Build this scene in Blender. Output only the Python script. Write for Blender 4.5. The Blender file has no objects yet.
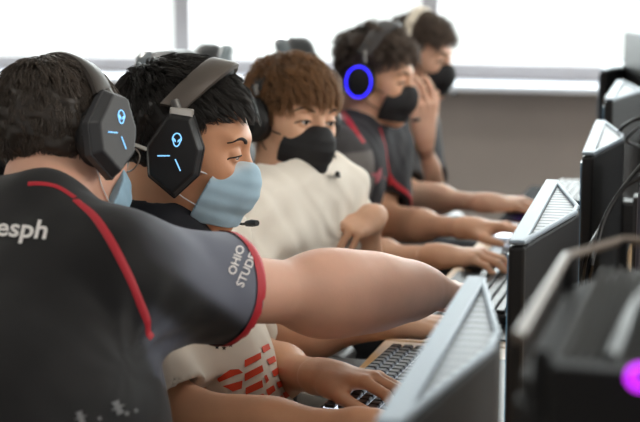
import bpy, bmesh, math, random, time
import numpy as np
from mathutils import Vector, Matrix
from mathutils.bvhtree import BVHTree

T0 = time.time()
RES = 1.0            # grid multiplier for the sculpted surfaces (1 = full detail)
random.seed(7); RNG = np.random.default_rng(7)
scene = bpy.context.scene
COL = scene.collection
V = lambda *a: np.array(a, dtype=float)

# ------------------------------------------------------------------ camera
F_PX = 1500.0; YAW = math.radians(15.6); PITCH = math.atan(249/1500.0); CAMZ = 1.40
cam_data = bpy.data.cameras.new('camera'); cam = bpy.data.objects.new('camera', cam_data); COL.objects.link(cam)
cam.location = (0, 0, CAMZ); cam.rotation_euler = (math.pi/2 - PITCH, 0, YAW)
cam_data.sensor_width = 36; cam_data.lens = F_PX/640*36
cam_data.clip_start = .05; cam_data.clip_end = 200
cam_data.dof.use_dof = True; cam_data.dof.focus_distance = 2.22; cam_data.dof.aperture_fstop = 4.6
scene.camera = cam
CF = V(-math.sin(YAW), math.cos(YAW), 0); CR = V(math.cos(YAW), math.sin(YAW), 0)
def raydir(px, py):
    cx, cy = (px-320)/F_PX, (211-py)/F_PX
    fw = CF*math.cos(PITCH) + V(0,0,-math.sin(PITCH)); up = CF*math.sin(PITCH) + V(0,0,math.cos(PITCH))
    return fw + CR*cx + up*cy
def at(px, py, d):
    r = raydir(px, py); return V(0,0,CAMZ) + r*(d/np.dot(r, CF))
def atz(px, py, z):
    r = raydir(px, py); return V(0,0,CAMZ) + r*((z-CAMZ)/r[2])
def aty(px, py, y):
    r = raydir(px, py); return V(0,0,CAMZ) + r*(y/r[1])
def unit(v): v = np.asarray(v, float); return v/np.linalg.norm(v)
def lerp(a, b, t): return a*(1-t)+b*t

# ------------------------------------------------------------------ materials
MATS = {}
def nt(name):
    m = bpy.data.materials.new(name); m.use_nodes = True
    return m, m.node_tree, m.node_tree.nodes['Principled BSDF']
def mat(name, col, rough=.5, metal=0, emit=None, estr=0, noise=0, nscale=20, bump=0, bscale=200, sss=0, spec=.5, coat=0, alpha=1, trans=0, vcol=False, sheen=0, stretch=(1,1,1)):
    if name in MATS: return MATS[name]
    m, t, b = nt(name)
    b.inputs['Base Color'].default_value = (*col, 1)
    b.inputs['Roughness'].default_value = rough; b.inputs['Metallic'].default_value = metal
    b.inputs['Specular IOR Level'].default_value = spec
    if coat: b.inputs['Coat Weight'].default_value = coat
    if sheen: b.inputs['Sheen Weight'].default_value = sheen
    if trans: b.inputs['Transmission Weight'].default_value = trans
    if sss:
        b.inputs['Subsurface Weight'].default_value = sss
        b.inputs['Subsurface Radius'].default_value = (1, .35, .2); b.inputs['Subsurface Scale'].default_value = .012
    if emit: b.inputs['Emission Color'].default_value = (*emit, 1); b.inputs['Emission Strength'].default_value = estr
    tc = t.nodes.new('ShaderNodeTexCoord'); mp = t.nodes.new('ShaderNodeMapping'); mp.inputs['Scale'].default_value = stretch
    t.links.new(tc.outputs['Object'], mp.inputs['Vector'])
    src = None
    if vcol:
        a = t.nodes.new('ShaderNodeAttribute'); a.attribute_name = 'Col'; src = a.outputs['Color']
    if noise:
        n = t.nodes.new('ShaderNodeTexNoise'); n.inputs['Scale'].default_value = nscale; n.inputs['Detail'].default_value = 5
        t.links.new(mp.outputs['Vector'], n.inputs['Vector'])
        r = t.nodes.new('ShaderNodeValToRGB'); r.color_ramp.elements[0].position = .3; r.color_ramp.elements[1].position = .7
        lo = max(0, 1-noise); r.color_ramp.elements[0].color = (lo, lo, lo, 1); hi = 1+noise*.4; r.color_ramp.elements[1].color = (hi, hi, hi, 1)
        t.links.new(n.outputs['Fac'], r.inputs['Fac'])
        x = t.nodes.new('ShaderNodeMix'); x.data_type = 'RGBA'; x.blend_type = 'MULTIPLY'; x.inputs[0].default_value = 1
        x.inputs[6].default_value = (*col, 1)
        if src: t.links.new(src, x.inputs[6])
        t.links.new(r.outputs['Color'], x.inputs[7]); src = x.outputs[2]
    if src: t.links.new(src, b.inputs['Base Color'])
    if bump:
        n = t.nodes.new('ShaderNodeTexNoise'); n.inputs['Scale'].default_value = bscale; n.inputs['Detail'].default_value = 4
        t.links.new(mp.outputs['Vector'], n.inputs['Vector'])
        bp = t.nodes.new('ShaderNodeBump'); bp.inputs['Strength'].default_value = bump; bp.inputs['Distance'].default_value = .002
        t.links.new(n.outputs['Fac'], bp.inputs['Height']); t.links.new(bp.outputs['Normal'], b.inputs['Normal'])
    MATS[name] = m; return m
def s2l(r, g, b):
    f = lambda c: ((c/255+.055)/1.055)**2.4 if c > 10 else c/255/12.92
    return (f(r), f(g), f(b))
def wood_mat():
    m, t, b = nt('desk wood'); tc = t.nodes.new('ShaderNodeTexCoord'); mp = t.nodes.new('ShaderNodeMapping')
    mp.inputs['Scale'].default_value = (14, .9, 8); t.links.new(tc.outputs['Object'], mp.inputs['Vector'])
    n = t.nodes.new('ShaderNodeTexNoise'); n.inputs['Scale'].default_value = 3; n.inputs['Detail'].default_value = 8; n.inputs['Distortion'].default_value = .6
    t.links.new(mp.outputs['Vector'], n.inputs['Vector'])
    r = t.nodes.new('ShaderNodeValToRGB'); r.color_ramp.elements[0].color = (*s2l(196,152,102),1); r.color_ramp.elements[1].color = (*s2l(226,190,142),1)
    t.links.new(n.outputs['Fac'], r.inputs['Fac']); t.links.new(r.outputs['Color'], b.inputs['Base Color']); b.inputs['Roughness'].default_value = .38
    return m

# ------------------------------------------------------------------ object helpers
def tag(o, label=None, cat=None, group=None, kind=None):
    if label: o['label'] = label
    if cat: o['category'] = cat
    if group: o['group'] = group
    if kind: o['kind'] = kind
    return o
def empty(name, loc, label, cat, group=None, rz=0):
    o = bpy.data.objects.new(name, None); COL.objects.link(o); o.location = loc; o.rotation_euler = (0,0,rz)
    return tag(o, label, cat, group)
def place(o, parent):
    if parent is not None:
        o.parent = parent
def mesh_obj(name, verts, faces, m, parent=None, smooth=False, local=False, colors=None):
    """verts in world coordinates unless local=True; parented objects are stored relative to the parent's base"""
    me = bpy.data.meshes.new(name)
    verts = np.asarray(verts, float)
    if parent is not None and not local:
        mw = np.array(world_mat(parent).inverted()); verts = verts @ mw[:3,:3].T + mw[:3,3]
    if isinstance(faces, np.ndarray):
        n, k = faces.shape
        me.vertices.add(len(verts)); me.vertices.foreach_set('co', verts.ravel())
        me.loops.add(n*k); me.loops.foreach_set('vertex_index', faces.ravel().astype(np.int32))
        me.polygons.add(n); me.polygons.foreach_set('loop_start', np.arange(0, n*k, k, dtype=np.int32)); me.polygons.foreach_set('loop_total', np.full(n, k, dtype=np.int32))
        me.update(calc_edges=True)
    else:
        me.from_pydata([tuple(v) for v in verts], [], faces)
    me.validate()
    if colors is not None:
        a = me.color_attributes.new('Col', 'FLOAT_COLOR', 'POINT'); a.data.foreach_set('color', np.asarray(colors, dtype=np.float32).ravel())
    if smooth: me.polygons.foreach_set('use_smooth', [True]*len(me.polygons))
    me.materials.append(m)
    o = bpy.data.objects.new(name, me); COL.objects.link(o); place(o, parent); return o
def world_mat(o):
    m = Matrix.LocRotScale(o.location, o.rotation_euler, o.scale)
    return world_mat(o.parent) @ m if o.parent else m

class MB:
    """collects boxes, prisms and tubes into one mesh (local coordinates of the parent when local=True)"""
    def __init__(s): s.v = []; s.f = []
    def add(s, vs, fs):
        k = len(s.v); s.v += [tuple(v) for v in vs]; s.f += [tuple(i+k for i in f) for f in fs]
    def bm(s, bm):
        bm.verts.ensure_lookup_table(); s.add([v.co[:] for v in bm.verts], [[v.index for v in f.verts] for f in bm.faces]); bm.free()
    def box(s, c, size, bev=.0, rot=None, seg=2):
        bm = bmesh.new(); bmesh.ops.create_cube(bm, size=1)
        for v in bm.verts: v.co = Vector((v.co.x*size[0], v.co.y*size[1], v.co.z*size[2]))
        if bev: bmesh.ops.bevel(bm, geom=bm.edges[:], offset=bev, segments=seg, affect='EDGES', profile=.5)
        M = Matrix.Translation(Vector(c)) @ (rot.to_4x4() if rot is not None else Matrix())
        bmesh.ops.transform(bm, matrix=M, verts=bm.verts[:]); s.bm(bm); return s
    def prism(s, poly, z0, z1, bev=0, M=None, inset=0):
        """poly in xy, extruded z0..z1 and moved by M"""
        bm = bmesh.new(); lo = [bm.verts.new((x, y, z0)) for x, y in poly]
        cx = sum(p[0] for p in poly)/len(poly); cy = sum(p[1] for p in poly)/len(poly)
        hi = [bm.verts.new((cx+(x-cx)*(1-inset), cy+(y-cy)*(1-inset), z1)) for x, y in poly]; n = len(poly)
        bm.faces.new(lo[::-1]); bm.faces.new(hi)
        for i in range(n): bm.faces.new((lo[i], lo[(i+1)%n], hi[(i+1)%n], hi[i]))
        bmesh.ops.recalc_face_normals(bm, faces=bm.faces[:])
        if bev: bmesh.ops.bevel(bm, geom=bm.edges[:], offset=bev, segments=2, affect='EDGES', profile=.5)
        if M is not None: bmesh.ops.transform(bm, matrix=M, verts=bm.verts[:])
        s.bm(bm); return s
    def cyl(s, a, b, r1, r2=None, n=20, caps=True):
        r2 = r1 if r2 is None else r2; a = V(*a); b = V(*b); d = unit(b-a); u = unit(np.cross(d, [0,0,1] if abs(d[2]) < .9 else [1,0,0])); w = np.cross(d, u)
        vs = []
        for p, r in ((a, r1), (b, r2)):
            for i in range(n): t = 2*math.pi*i/n; vs.append(p + r*(math.cos(t)*u + math.sin(t)*w))
        fs = [(i, (i+1)%n, n+(i+1)%n, n+i) for i in range(n)]
        if caps: fs += [tuple(range(n))[::-1], tuple(range(n, 2*n))]
        s.add(vs, fs); return s
    def tube(s, pts, r, n=8, closed=False, flat=None):
        pts = [V(*p) for p in pts]; m = len(pts); vs = []; u = None
        for i, p in enumerate(pts):
            if closed: d = unit(pts[(i+1)%m]-pts[i-1])
            else: d = unit(pts[min(i+1, m-1)]-pts[max(i-1, 0)])
            if u is None: u = unit(np.cross(d, [0,0,1] if abs(d[2]) < .9 else [1,0,0]))
            else: u = unit(u - d*np.dot(u, d))
            w = np.cross(d, u); rr = r[i] if hasattr(r, '__len__') else r
            for k in range(n): t = 2*math.pi*k/n; vs.append(p + rr*(math.cos(t)*u + math.sin(t)*w))
        fs = []
        for i in range(m if closed else m-1):
            a = i*n; b = ((i+1)%m)*n
            for k in range(n): fs.append((a+k, a+(k+1)%n, b+(k+1)%n, b+k))
        if not closed: fs += [tuple(range(n))[::-1], tuple(range((m-1)*n, m*n))]
        s.add(vs, fs); return s
    def build(s, name, m, parent=None, smooth=False, local=True, xf=None):
        v = np.array(s.v)
        if xf is not None: M = np.array(xf); v = v @ M[:3,:3].T + M[:3,3]
        o = mesh_obj(name, v, s.f, m, parent, False, local=local)
        me = o.data; bm = bmesh.new(); bm.from_mesh(me); bmesh.ops.recalc_face_normals(bm, faces=bm.faces[:])
        if smooth:
            for f in bm.faces: f.smooth = True
            for e in bm.edges:
                if len(e.link_faces) == 2 and e.calc_face_angle(0) > math.radians(50): e.smooth = False
        bm.to_mesh(me); bm.free(); return o

def spline(pts, n=8):
    pts = [V(*p) for p in pts]; out = []
    P = [2*pts[0]-pts[1]] + pts + [2*pts[-1]-pts[-2]]
    for i in range(1, len(P)-2):
        for k in range(n):
            t = k/n; a, b, c, d = P[i-1:i+3]
            out.append(.5*((2*b)+(-a+c)*t+(2*a-5*b+4*c-d)*t*t+(-a+3*b-3*c+d)*t**3))
    out.append(pts[-1]); return out

# ------------------------------------------------------------------ implicit surfaces
def rcone(a, b, r1, r2):
    a = V(*a); b = V(*b); ba = b-a; L = max(np.dot(ba, ba), 1e-12)
    def f(P):
        pa = P-a; h = np.clip(pa@ba/L, 0, 1); return np.linalg.norm(pa-h[:,None]*ba, axis=1)-(r1+(r2-r1)*h)
    return f
def ell(c, r, R=None):
    c = V(*c); r = V(*r)
    def f(P):
        q = P-c
        if R is not None: q = q@R
        k0 = np.linalg.norm(q/r, axis=1); k1 = np.linalg.norm(q/(r*r), axis=1)+1e-9
        return k0*(k0-1)/k1
    return f
def plane(p, n):
    p = V(*p); n = unit(n); return lambda P: (P-p)@n      # negative behind the plane
class Sdf:
    def __init__(s): s.ops = []; s.post = None
    def u(s, f, k=.01): s.ops.append(('u', f, k)); return s
    def sub(s, f, k=.005): s.ops.append(('s', f, k)); return s
    def cut(s, f, k=.001): s.ops.append(('i', f, k)); return s
    def eval(s, P, slack=None):
        d = np.full(len(P), 1e3)
        for op, f, k in s.ops:
            e = f(P)
            if op == 'u': h = np.maximum(k-np.abs(d-e), 0)/k; d = np.minimum(d, e)-h*h*k*.25
            elif op == 's': e = -e; h = np.maximum(k-np.abs(d-e), 0)/k; d = np.maximum(d, e)+h*h*k*.25
            else: h = np.maximum(k-np.abs(d-e), 0)/k; d = np.maximum(d, e)+h*h*k*.25
        if s.post: d = s.post(P, d)
        return d
    def mesh(s, lo, hi, h, B=8):
        h = h*RES; lo = V(*lo); hi = V(*hi)
        nb = np.ceil((hi-lo)/(h*B)).astype(int)
        G = np.stack(np.meshgrid(*[np.arange(n) for n in nb], indexing='ij'), -1).reshape(-1, 3)
        C = lo+(G+.5)*h*B; diag = h*B*.87
        dc = s.eval(C); keep = np.abs(dc) < diag*1.7+.006; G = G[keep]; C = C[keep]
        n = nb*B+1; D = np.full(tuple(n), 1.0, dtype=np.float32)
        # sign of the skipped blocks
        S = np.where(dc < 0, -1.0, 1.0).reshape(tuple(nb)); S = np.repeat(np.repeat(np.repeat(S, B, 0), B, 1), B, 2)
        D[:-1,:-1,:-1] = S; del S
        o = np.stack(np.meshgrid(*[np.arange(B+1)]*3, indexing='ij'), -1).reshape(-1, 3)
        fe = [(op, f, k, f(C)) for op, f, k in s.ops]
        for i in range(0, len(G), 400):
            g = G[i:i+400]; I = (g[:,None,:]*B+o[None]).reshape(-1, 3); P = lo+I*h; m = len(o)
            d = np.full(len(P), 1e3)
            for op, f, k, fc in fe:
                fcc = fc[i:i+400]
                if op == 'u': near = fcc < np.abs(dc[keep][i:i+400])+2.6*diag+k+.01
                elif op == 's': near = fcc < 2.2*diag+k
                else: near = fcc > -(2.2*diag+k)
                if not near.any(): continue
                sel = np.repeat(near, m); e = f(P[sel]); dd = d[sel]
                if op != 'u' and op == 's': e = -e
                q = np.maximum(k-np.abs(dd-e), 0)/k
                d[sel] = np.minimum(dd, e)-q*q*k*.25 if op == 'u' else np.maximum(dd, e)+q*q*k*.25
            if s.post: d = s.post(P, d)
            D[I[:,0], I[:,1], I[:,2]] = d
        for ax in range(3):
            sl = [slice(None)]*3; sl[ax] = 0; D[tuple(sl)] = np.maximum(D[tuple(sl)], h); sl[ax] = -1; D[tuple(sl)] = np.maximum(D[tuple(sl)], h)
        return surface_nets(D, lo, h)
def surface_nets(D, lo, h):
    ins = D < 0; a, b, c = D.shape
    cnt = np.zeros((a-1, b-1, c-1), dtype=np.int8)
    offs = [(i,j,k) for i in (0,1) for j in (0,1) for k in (0,1)]
    for i,j,k in offs: cnt += ins[i:a-1+i, j:b-1+j, k:c-1+k]
    A = np.argwhere((cnt > 0) & (cnt < 8)); idx = np.full(cnt.shape, -1, dtype=np.int32); idx[A[:,0],A[:,1],A[:,2]] = np.arange(len(A))
    vals = np.stack([D[A[:,0]+i, A[:,1]+j, A[:,2]+k] for i,j,k in offs], 1).astype(float)
    acc = np.zeros((len(A), 3)); w = np.zeros(len(A)); O = np.array(offs, float)
    for p in range(8):
        for q in range(p+1, 8):
            if np.abs(O[p]-O[q]).sum() != 1: continue
            s = (vals[:,p] < 0) != (vals[:,q] < 0)
            t = vals[s,p]/(vals[s,p]-vals[s,q]); acc[s] += O[p]+t[:,None]*(O[q]-O[p]); w[s] += 1
    Vt = lo+(A+acc/w[:,None])*h
    quads = []
    for ax in range(3):
        u, v = [(1,2),(2,0),(0,1)][ax]
        sl0 = [slice(None)]*3; sl1 = [slice(None)]*3; sl0[ax] = slice(0,-1); sl1[ax] = slice(1,None)
        ch = ins[tuple(sl0)] != ins[tuple(sl1)]; E = np.argwhere(ch)
        E = E[(E[:,u] > 0) & (E[:,v] > 0) & (E[:,u] < D.shape[u]-1) & (E[:,v] < D.shape[v]-1)]
        def gi(du, dv):
            e = E.copy(); e[:,u] -= du; e[:,v] -= dv; return idx[e[:,0], e[:,1], e[:,2]]
        q = np.stack([gi(1,1), gi(0,1), gi(0,0), gi(1,0)], 1)
        inside0 = ins[E[:,0],E[:,1],E[:,2]]; q[~inside0] = q[~inside0][:, ::-1]; quads.append(q)
    Q = np.concatenate(quads); Q = Q[(Q >= 0).all(1)]
    return Vt, Q
def bvh(v, f): return BVHTree.FromPolygons([tuple(x) for x in v], [tuple(int(j) for j in q) for q in f])

def noise3(P, s, seed=0):
    """smooth value noise, -1..1"""
    r = np.random.default_rng(seed); d = np.zeros(len(P))
    for k in range(7):
        w = r.normal(size=3); w = w/np.linalg.norm(w)*s*(.6+.9*r.random()); d += np.sin(P@w+r.random()*6.28+1.3*np.sin(P@np.roll(w, 1)*.7+k))
    return d/4
# ------------------------------------------------------------------ people
def Rz(a): c, s = math.cos(a), math.sin(a); return np.array([[c,-s,0],[s,c,0],[0,0,1.]])
def Ry(a): c, s = math.cos(a), math.sin(a); return np.array([[c,0,s],[0,1,0],[-s,0,c]])
def Rx(a): c, s = math.cos(a), math.sin(a); return np.array([[1,0,0],[0,c,-s],[0,s,c]])
class Head:
    """local frame: x to the nose, y to the left ear, z to the crown; origin between the ears"""
    def __init__(s, c, yaw, pitch=0, roll=0, scale=1.0):
        s.c = V(*c); s.R = Rz(math.radians(yaw))@Ry(math.radians(pitch))@Rx(math.radians(roll)); s.s = scale
    def w(s, p): return np.asarray(p, float)@s.R.T*s.s+s.c
    def loc(s, P): return (P-s.c)@s.R/s.s
    def L(s, f): return lambda P: f((P-s.c)@s.R/s.s)*s.s
    def M(s):
        m = np.eye(4); m[:3,:3] = s.R*s.s; m[:3,3] = s.c; return Matrix(m.tolist())

def head_sdf(S, H, ears=True, lids=True, slit=.0040):
    L = H.L
    S.u(L(ell((-.012,0,.033),(.098,.077,.086))), .01)
    S.u(L(ell((.030,0,-.022),(.062,.060,.088))), .03)
    for y in (-1, 1):
        S.u(L(rcone((.0,y*.052,-.05),(.072,y*.014,-.1),.016,.014)), .03)
        S.u(L(ell((.055,y*.040,-.02),(.026,.019,.022))), .03)
    S.u(L(ell((.078,0,-.103),(.018,.020,.016))), .02)
    S.u(L(ell((.076,0,.028),(.018,.052,.013))), .02)
    for y in (-1, 1):
        S.sub(L(ell((.101,y*.034,.004),(.018,.020,.013))), .018)
        if lids:
            S.u(L(ell((.0795,y*.032,.005),(.0135,.0165,.0135))), .005)
            S.sub(L(ell((.094,y*.032,.0015),(.012,.0135,slit))), .002)
    S.u(L(rcone((.088,0,.012),(.112,0,-.026),.0075,.0105)), .012)
    for y in (-1, 1): S.u(L(ell((.099,y*.0125,-.031),(.011,.0075,.008))), .006)
    S.u(L(ell((.0905,0,-.058),(.010,.022,.006))), .006); S.u(L(ell((.089,0,-.069),(.010,.019,.0065))), .006)
    if ears:
        for y in (-1, 1):
            Rr = Rz(y*.35)@Ry(-.15)
            S.u(L(ell((-.008,y*.083,-.002),(.017,.007,.031),Rr)), .006)
            S.sub(L(ell((-.004,y*.091,.002),(.009,.006,.017),Rr)), .004)

def hand_sdf(S, W, d, nrm, side, curl=(.35,.35,.35,.4), spread=.06, thumb=(.9,.25), s=1.0, curls=None, k=.004):
    """W wrist, d wrist->knuckles, nrm back-of-hand normal, side=+1 when the thumb is to the left of d seen from above the back"""
    d = unit(d); nrm = unit(nrm-d*np.dot(nrm, d)); y = np.cross(nrm, d)*side
    T = lambda p: W+(p[0]*d+p[1]*y+p[2]*nrm)*s
    U = lambda a, b, r1, r2, kk=k: S.u(rcone(T(a), T(b), r1*s, r2*s), kk)
    kn = [(.088,.030,.002),(.092,.010,.004),(.087,-.010,.002),(.078,-.028,-.003)]
    ln = [(.043,.026,.020),(.047,.030,.021),(.043,.028,.020),(.034,.021,.018)]
    for i, q in enumerate(kn):
        U((.006,q[1]*.55,0), q, .0165, .0108, .012)
    U((-.02,0,0),(.02,0,0),.024,.020,.02)
    U((.02,.018,-.008),(.052,.036,-.012),.017,.012,.012)
    U((.02,-.020,-.006),(.060,-.026,-.008),.014,.010,.012)
    for i, (q, l) in enumerate(zip(kn, ln)):
        c = curls[i] if curls else (curl[i]*.9, curl[i]*1.2, curl[i]*.8); a = 0; sp = spread*(1.5-i)
        p = np.array(q, float); r = [.0093,.0083,.0076,.0066]
        if i == 3: r = [.0082,.0073,.0067,.0058]
        for j in range(3):
            a += c[j]; dv = np.array([math.cos(a)*math.cos(sp), math.cos(a)*math.sin(sp), -math.sin(a)])
            e = p+dv*l[j]; U(p, e, r[j], r[j+1], k if j == 0 else .002); p = e
    a, b = thumb; p0 = np.array((.022,.024,-.010)); p1 = p0+np.array((math.cos(a)*.042, math.sin(a)*.042, -.010)); a2 = a-b
    p2 = p1+np.array((math.cos(a2)*.033, math.sin(a2)*.033, -.008)); a3 = a2-b; p3 = p2+np.array((math.cos(a3)*.024, math.sin(a3)*.024, -.005))
    U(p0, p1, .0155, .0115, .01); U(p1, p2, .0112, .0095, .003); U(p2, p3, .0095, .0075, .002)

def torso_prims(S, J, r=0, k=.05):
    lat = unit(J['SL']-J['SR']); H = J['H']; N = J['N']; up = V(0,0,1)
    for s, sh in ((1, J['SR']), (-1, J['SL'])):
        S.u(rcone(sh+lat*s*.075-up*.045, H-lat*s*.075, .082+r, .100+r), k)
    S.u(rcone(lerp(N, H, .22), H, .095+r, .115+r), k)
    S.u(rcone(J['SR']+lat*.03-up*.008, J['SL']-lat*.03-up*.008, .050+r, .050+r), k*.8)
    for s, sh in ((1, J['SR']), (-1, J['SL'])):
        S.u(rcone(N+up*.005, sh+lat*s*.02, .040+r, .046+r), k*.7)
def arm_prims(S, A, E, W, s=1.0, k=.02):
    mid = lerp(E, W, .28); ax = unit(W-E)
    S.u(rcone(A, E, .050*s, .039*s), .03)
    S.u(rcone(E, W, .0405*s, .0262*s), k+.02); S.u(rcone(lerp(E, W, .10), lerp(E, W, .45), .039*s, .034*s), .06)
    if s > 1.02: S.u(rcone(lerp(E, W, .25), lerp(E, W, .80), .038*s, .031*s), .06)

def eyes(P, H, sides=(-1, 1), iris=(.02,.012,.008), look=0.0):
    for y in sides:
        bm = bmesh.new(); bmesh.ops.create_uvsphere(bm, u_segments=24, v_segments=16, radius=.0122*H.s)
        v = np.array([q.co[:] for q in bm.verts]); f = [[q.index for q in g.verts] for g in bm.faces]; bm.free()
        g = unit(V(math.cos(look), y*.05, -math.sin(look))); ca = (v/np.linalg.norm(v, axis=1)[:,None])@g
        col = np.where((ca > .90)[:,None], np.array([*iris, 1.]), np.array([.72,.66,.62,1.])); col[ca > .985] = (.004,.004,.004,1)
        mesh_obj('eye', H.w(v/H.s+V(.0785, y*.032, .0045)), f, mat('eyeball', (1,1,1), .12, vcol=True), P, True, colors=col)
def on_face(H, B, pts, off):
    """drops local face points straight back onto the skin"""
    out = []
    for p in pts:
        o = H.w((.2, p[1], p[2])); d = H.R@V(-1,0,0); h = B.ray_cast(Vector(o), Vector(d), .2)
        out.append(tuple(H.loc(V(*h[0]))+V(off,0,0)) if h[0] is not None else p)
    return out
def brows(P, H, m, sides=(-1, 1), z=.027, thick=.0036, B=None):
    for y in sides:
        b = MB(); pts = [(.0925,y*.016,z-.003),(.0925,y*.024,z),(.086,y*.037,z+.004),(.074,y*.048,z+.002),(.062,y*.0555,z-.005)]
        if B: pts = on_face(H, B, spline(pts, 5), -.0012)
        b.tube(pts if B else spline(pts, 5), list(np.concatenate([np.linspace(.35,1,6), np.linspace(1,.3,15)])*thick), 8)
        b.build('eyebrow', m, P, True, local=False, xf=H.M())
def lashes(P, H, m, sides=(-1, 1), B=None, dz=0):
    for y in sides:
        pts = [(.0915,y*.0185,.003),(.0945,y*.026,.0068),(.0945,y*.034,.0075),(.089,y*.043,.0058),(.083,y*.049,.002),(.077,y*.0525,-.001)]
        pts = [(x, y_, z_+dz) for x, y_, z_ in spline(pts, 4)]
        if B: pts = on_face(H, B, pts, .0002)
        b = MB(); b.tube(pts, .0012, 6); b.build('eyelashes', m, P, True, local=False, xf=H.M())

HX = np.array([-.14,-.06,-.025,.0,.03,.055,.075,.12]); 
def hair(P, H, colr, n=7000, side=.03, top=.05, front=.05, vol=.012, lift=.5, curl=0.0, curlf=90, cap=.006, fwd=.6, hz=(-.075,-.07,-.03,.015,.035,.05,.068,.075),
         clump=.6, seed=1, gravity=.25, thick=.0009, tip=1.25, part_y=0.0, name='hair', frizz=.3, zshift=0):
    r = np.random.default_rng(seed); c0 = V(-.012,0,.033); rad = V(.098,.077,.086)*1.0
    zmin = lambda x: np.interp(x, HX, hz)
    # cap
    def capf(Pt):
        d = ell(c0, rad+cap)(Pt); d = d + .003*noise3(Pt, 130, seed) + .0022*noise3(Pt, 260, seed+5)
        g = (zmin(Pt[:,0])+.004*noise3(Pt, 160, seed+9)-Pt[:,2])*.8
        return np.maximum(d, g)
    S = Sdf(); S.u(capf, .001); cv, cf = S.mesh((-.15,-.12,-.12),(.13,.12,.16), .003)
    n0 = 9*n; u = r.normal(size=(n0,3)); u /= np.linalg.norm(u, axis=1)[:,None]; root = c0+u*(rad+.002)
    root = root[(root[:,2] > zmin(root[:,0])+.002)][:n]; n = len(root)
    nrm = (root-c0)/(rad**2); nrm /= np.linalg.norm(nrm, axis=1)[:,None]
    crown = V(-.055, part_y, .115); away = root-crown; away /= np.linalg.norm(away, axis=1)[:,None]+1e-9
    fw = np.clip((root[:,2]-.03)/.08, 0, 1)[:,None]*fwd
    t = away*(1-fw*.5)+V(1,0,0)*fw; t = t-nrm*(t*nrm).sum(1)[:,None]; t /= np.linalg.norm(t, axis=1)[:,None]+1e-9
    topw = np.clip((root[:,2]-.04)/.06, 0, 1); fr = np.clip((root[:,0]-.015)/.05, 0, 1)*np.clip((root[:,2]-.03)/.04, 0, 1)
    ln = (side*(1-topw)+top*topw)*(1-fr)+front*fr; ln = ln*(.65+.5*r.random(n))
    seg = 8; M = max(60, n//22); layer = .001+vol*r.random(n)*np.clip(.35+topw+.5*fr, 0, 1.2)
    d = nrm*lift*(.4+topw*.6)[:,None]+t; d += frizz*.5*r.normal(size=d.shape)*.3; d /= np.linalg.norm(d, axis=1)[:,None]
    path = [root.copy()]; p = root.copy(); ph = r.random(n)*6.28
    for k in range(seg):
        p = p+d*(ln/seg)[:,None]
        nr = (p-c0)/(rad**2); nr /= np.linalg.norm(nr, axis=1)[:,None]
        tt = t-nr*(t*nr).sum(1)[:,None]
        d = d+tt*.25+V(.0,0,-1)*gravity+frizz*.12*r.normal(size=d.shape); d /= np.linalg.norm(d, axis=1)[:,None]
        R2 = rad+layer[:,None]; q = (p-c0)/R2; m = np.linalg.norm(q, axis=1); ins = m < 1; p[ins] = c0+(q[ins]/m[ins][:,None])*R2[ins]
        path.append(p.copy())
    X = np.stack(path, 1)                          # n, seg+1, 3
    gi = np.arange(M); near = np.zeros(n, int)
    for i in range(0, n, 500): near[i:i+500] = ((root[i:i+500,None]-root[None,:M])**2).sum(2).argmin(1)
    s = np.linspace(0, 1, seg+1)
    w = (clump*s**1.3)[None,:,None]; G = X[near]; off = (X[:,0]-G[:,0])[:,None,:]
    X = X*(1-w)+(G+off*(1-s[None,:,None]*.8))*w
    if curl:
        ph = r.random(M)[near]*6.28+.4*r.normal(size=n); al = s[None]*ln[:,None]*curlf
        a1 = np.stack([np.sin(al+ph[:,None]), np.cos(al*1.1+ph[:,None]*2), np.sin(al*.9+ph[:,None]+1.7)], -1); X = X+curl*a1*s[None,:,None]**.7
    Tn = np.gradient(X, axis=1); Tn /= np.linalg.norm(Tn, axis=2)[...,None]+1e-9
    u1 = np.cross(Tn, nrm[:,None,:]); u1 /= np.linalg.norm(u1, axis=2)[...,None]+1e-9; u2 = np.cross(Tn, u1)
    rr = thick*(1-.75*s**2)[None,:,None]*(.7+.6*r.random(n))[:,None,None]
    ring = np.stack([X+rr*(math.cos(a)*u1+math.sin(a)*u2) for a in (0, 2.094, 4.189)], 2)   # n, seg+1, 3, 3
    vs = ring.reshape(-1, 3); base = (np.arange(n)*(seg+1)*3)[:,None,None]+(np.arange(seg)*3)[None,:,None]
    k = np.arange(3)[None,None,:]; k2 = (k+1) % 3
    fs = np.stack([base+k, base+k2, base+3+k2, base+3+k], -1).reshape(-1, 4)
    jit = (.7+.6*r.random(n))[:,None,None]*(.85+(tip-.85)*s)[None,:,None]
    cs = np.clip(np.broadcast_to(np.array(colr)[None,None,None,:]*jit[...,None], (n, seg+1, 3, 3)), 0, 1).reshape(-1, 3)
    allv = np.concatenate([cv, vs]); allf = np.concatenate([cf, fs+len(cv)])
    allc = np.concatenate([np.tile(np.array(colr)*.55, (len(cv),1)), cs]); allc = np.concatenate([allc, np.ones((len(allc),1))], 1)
    return mesh_obj(name, H.w(allv), allf, mat('hair fibre', (1,1,1), .42, vcol=True, spec=.35), P, True, colors=allc)

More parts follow.
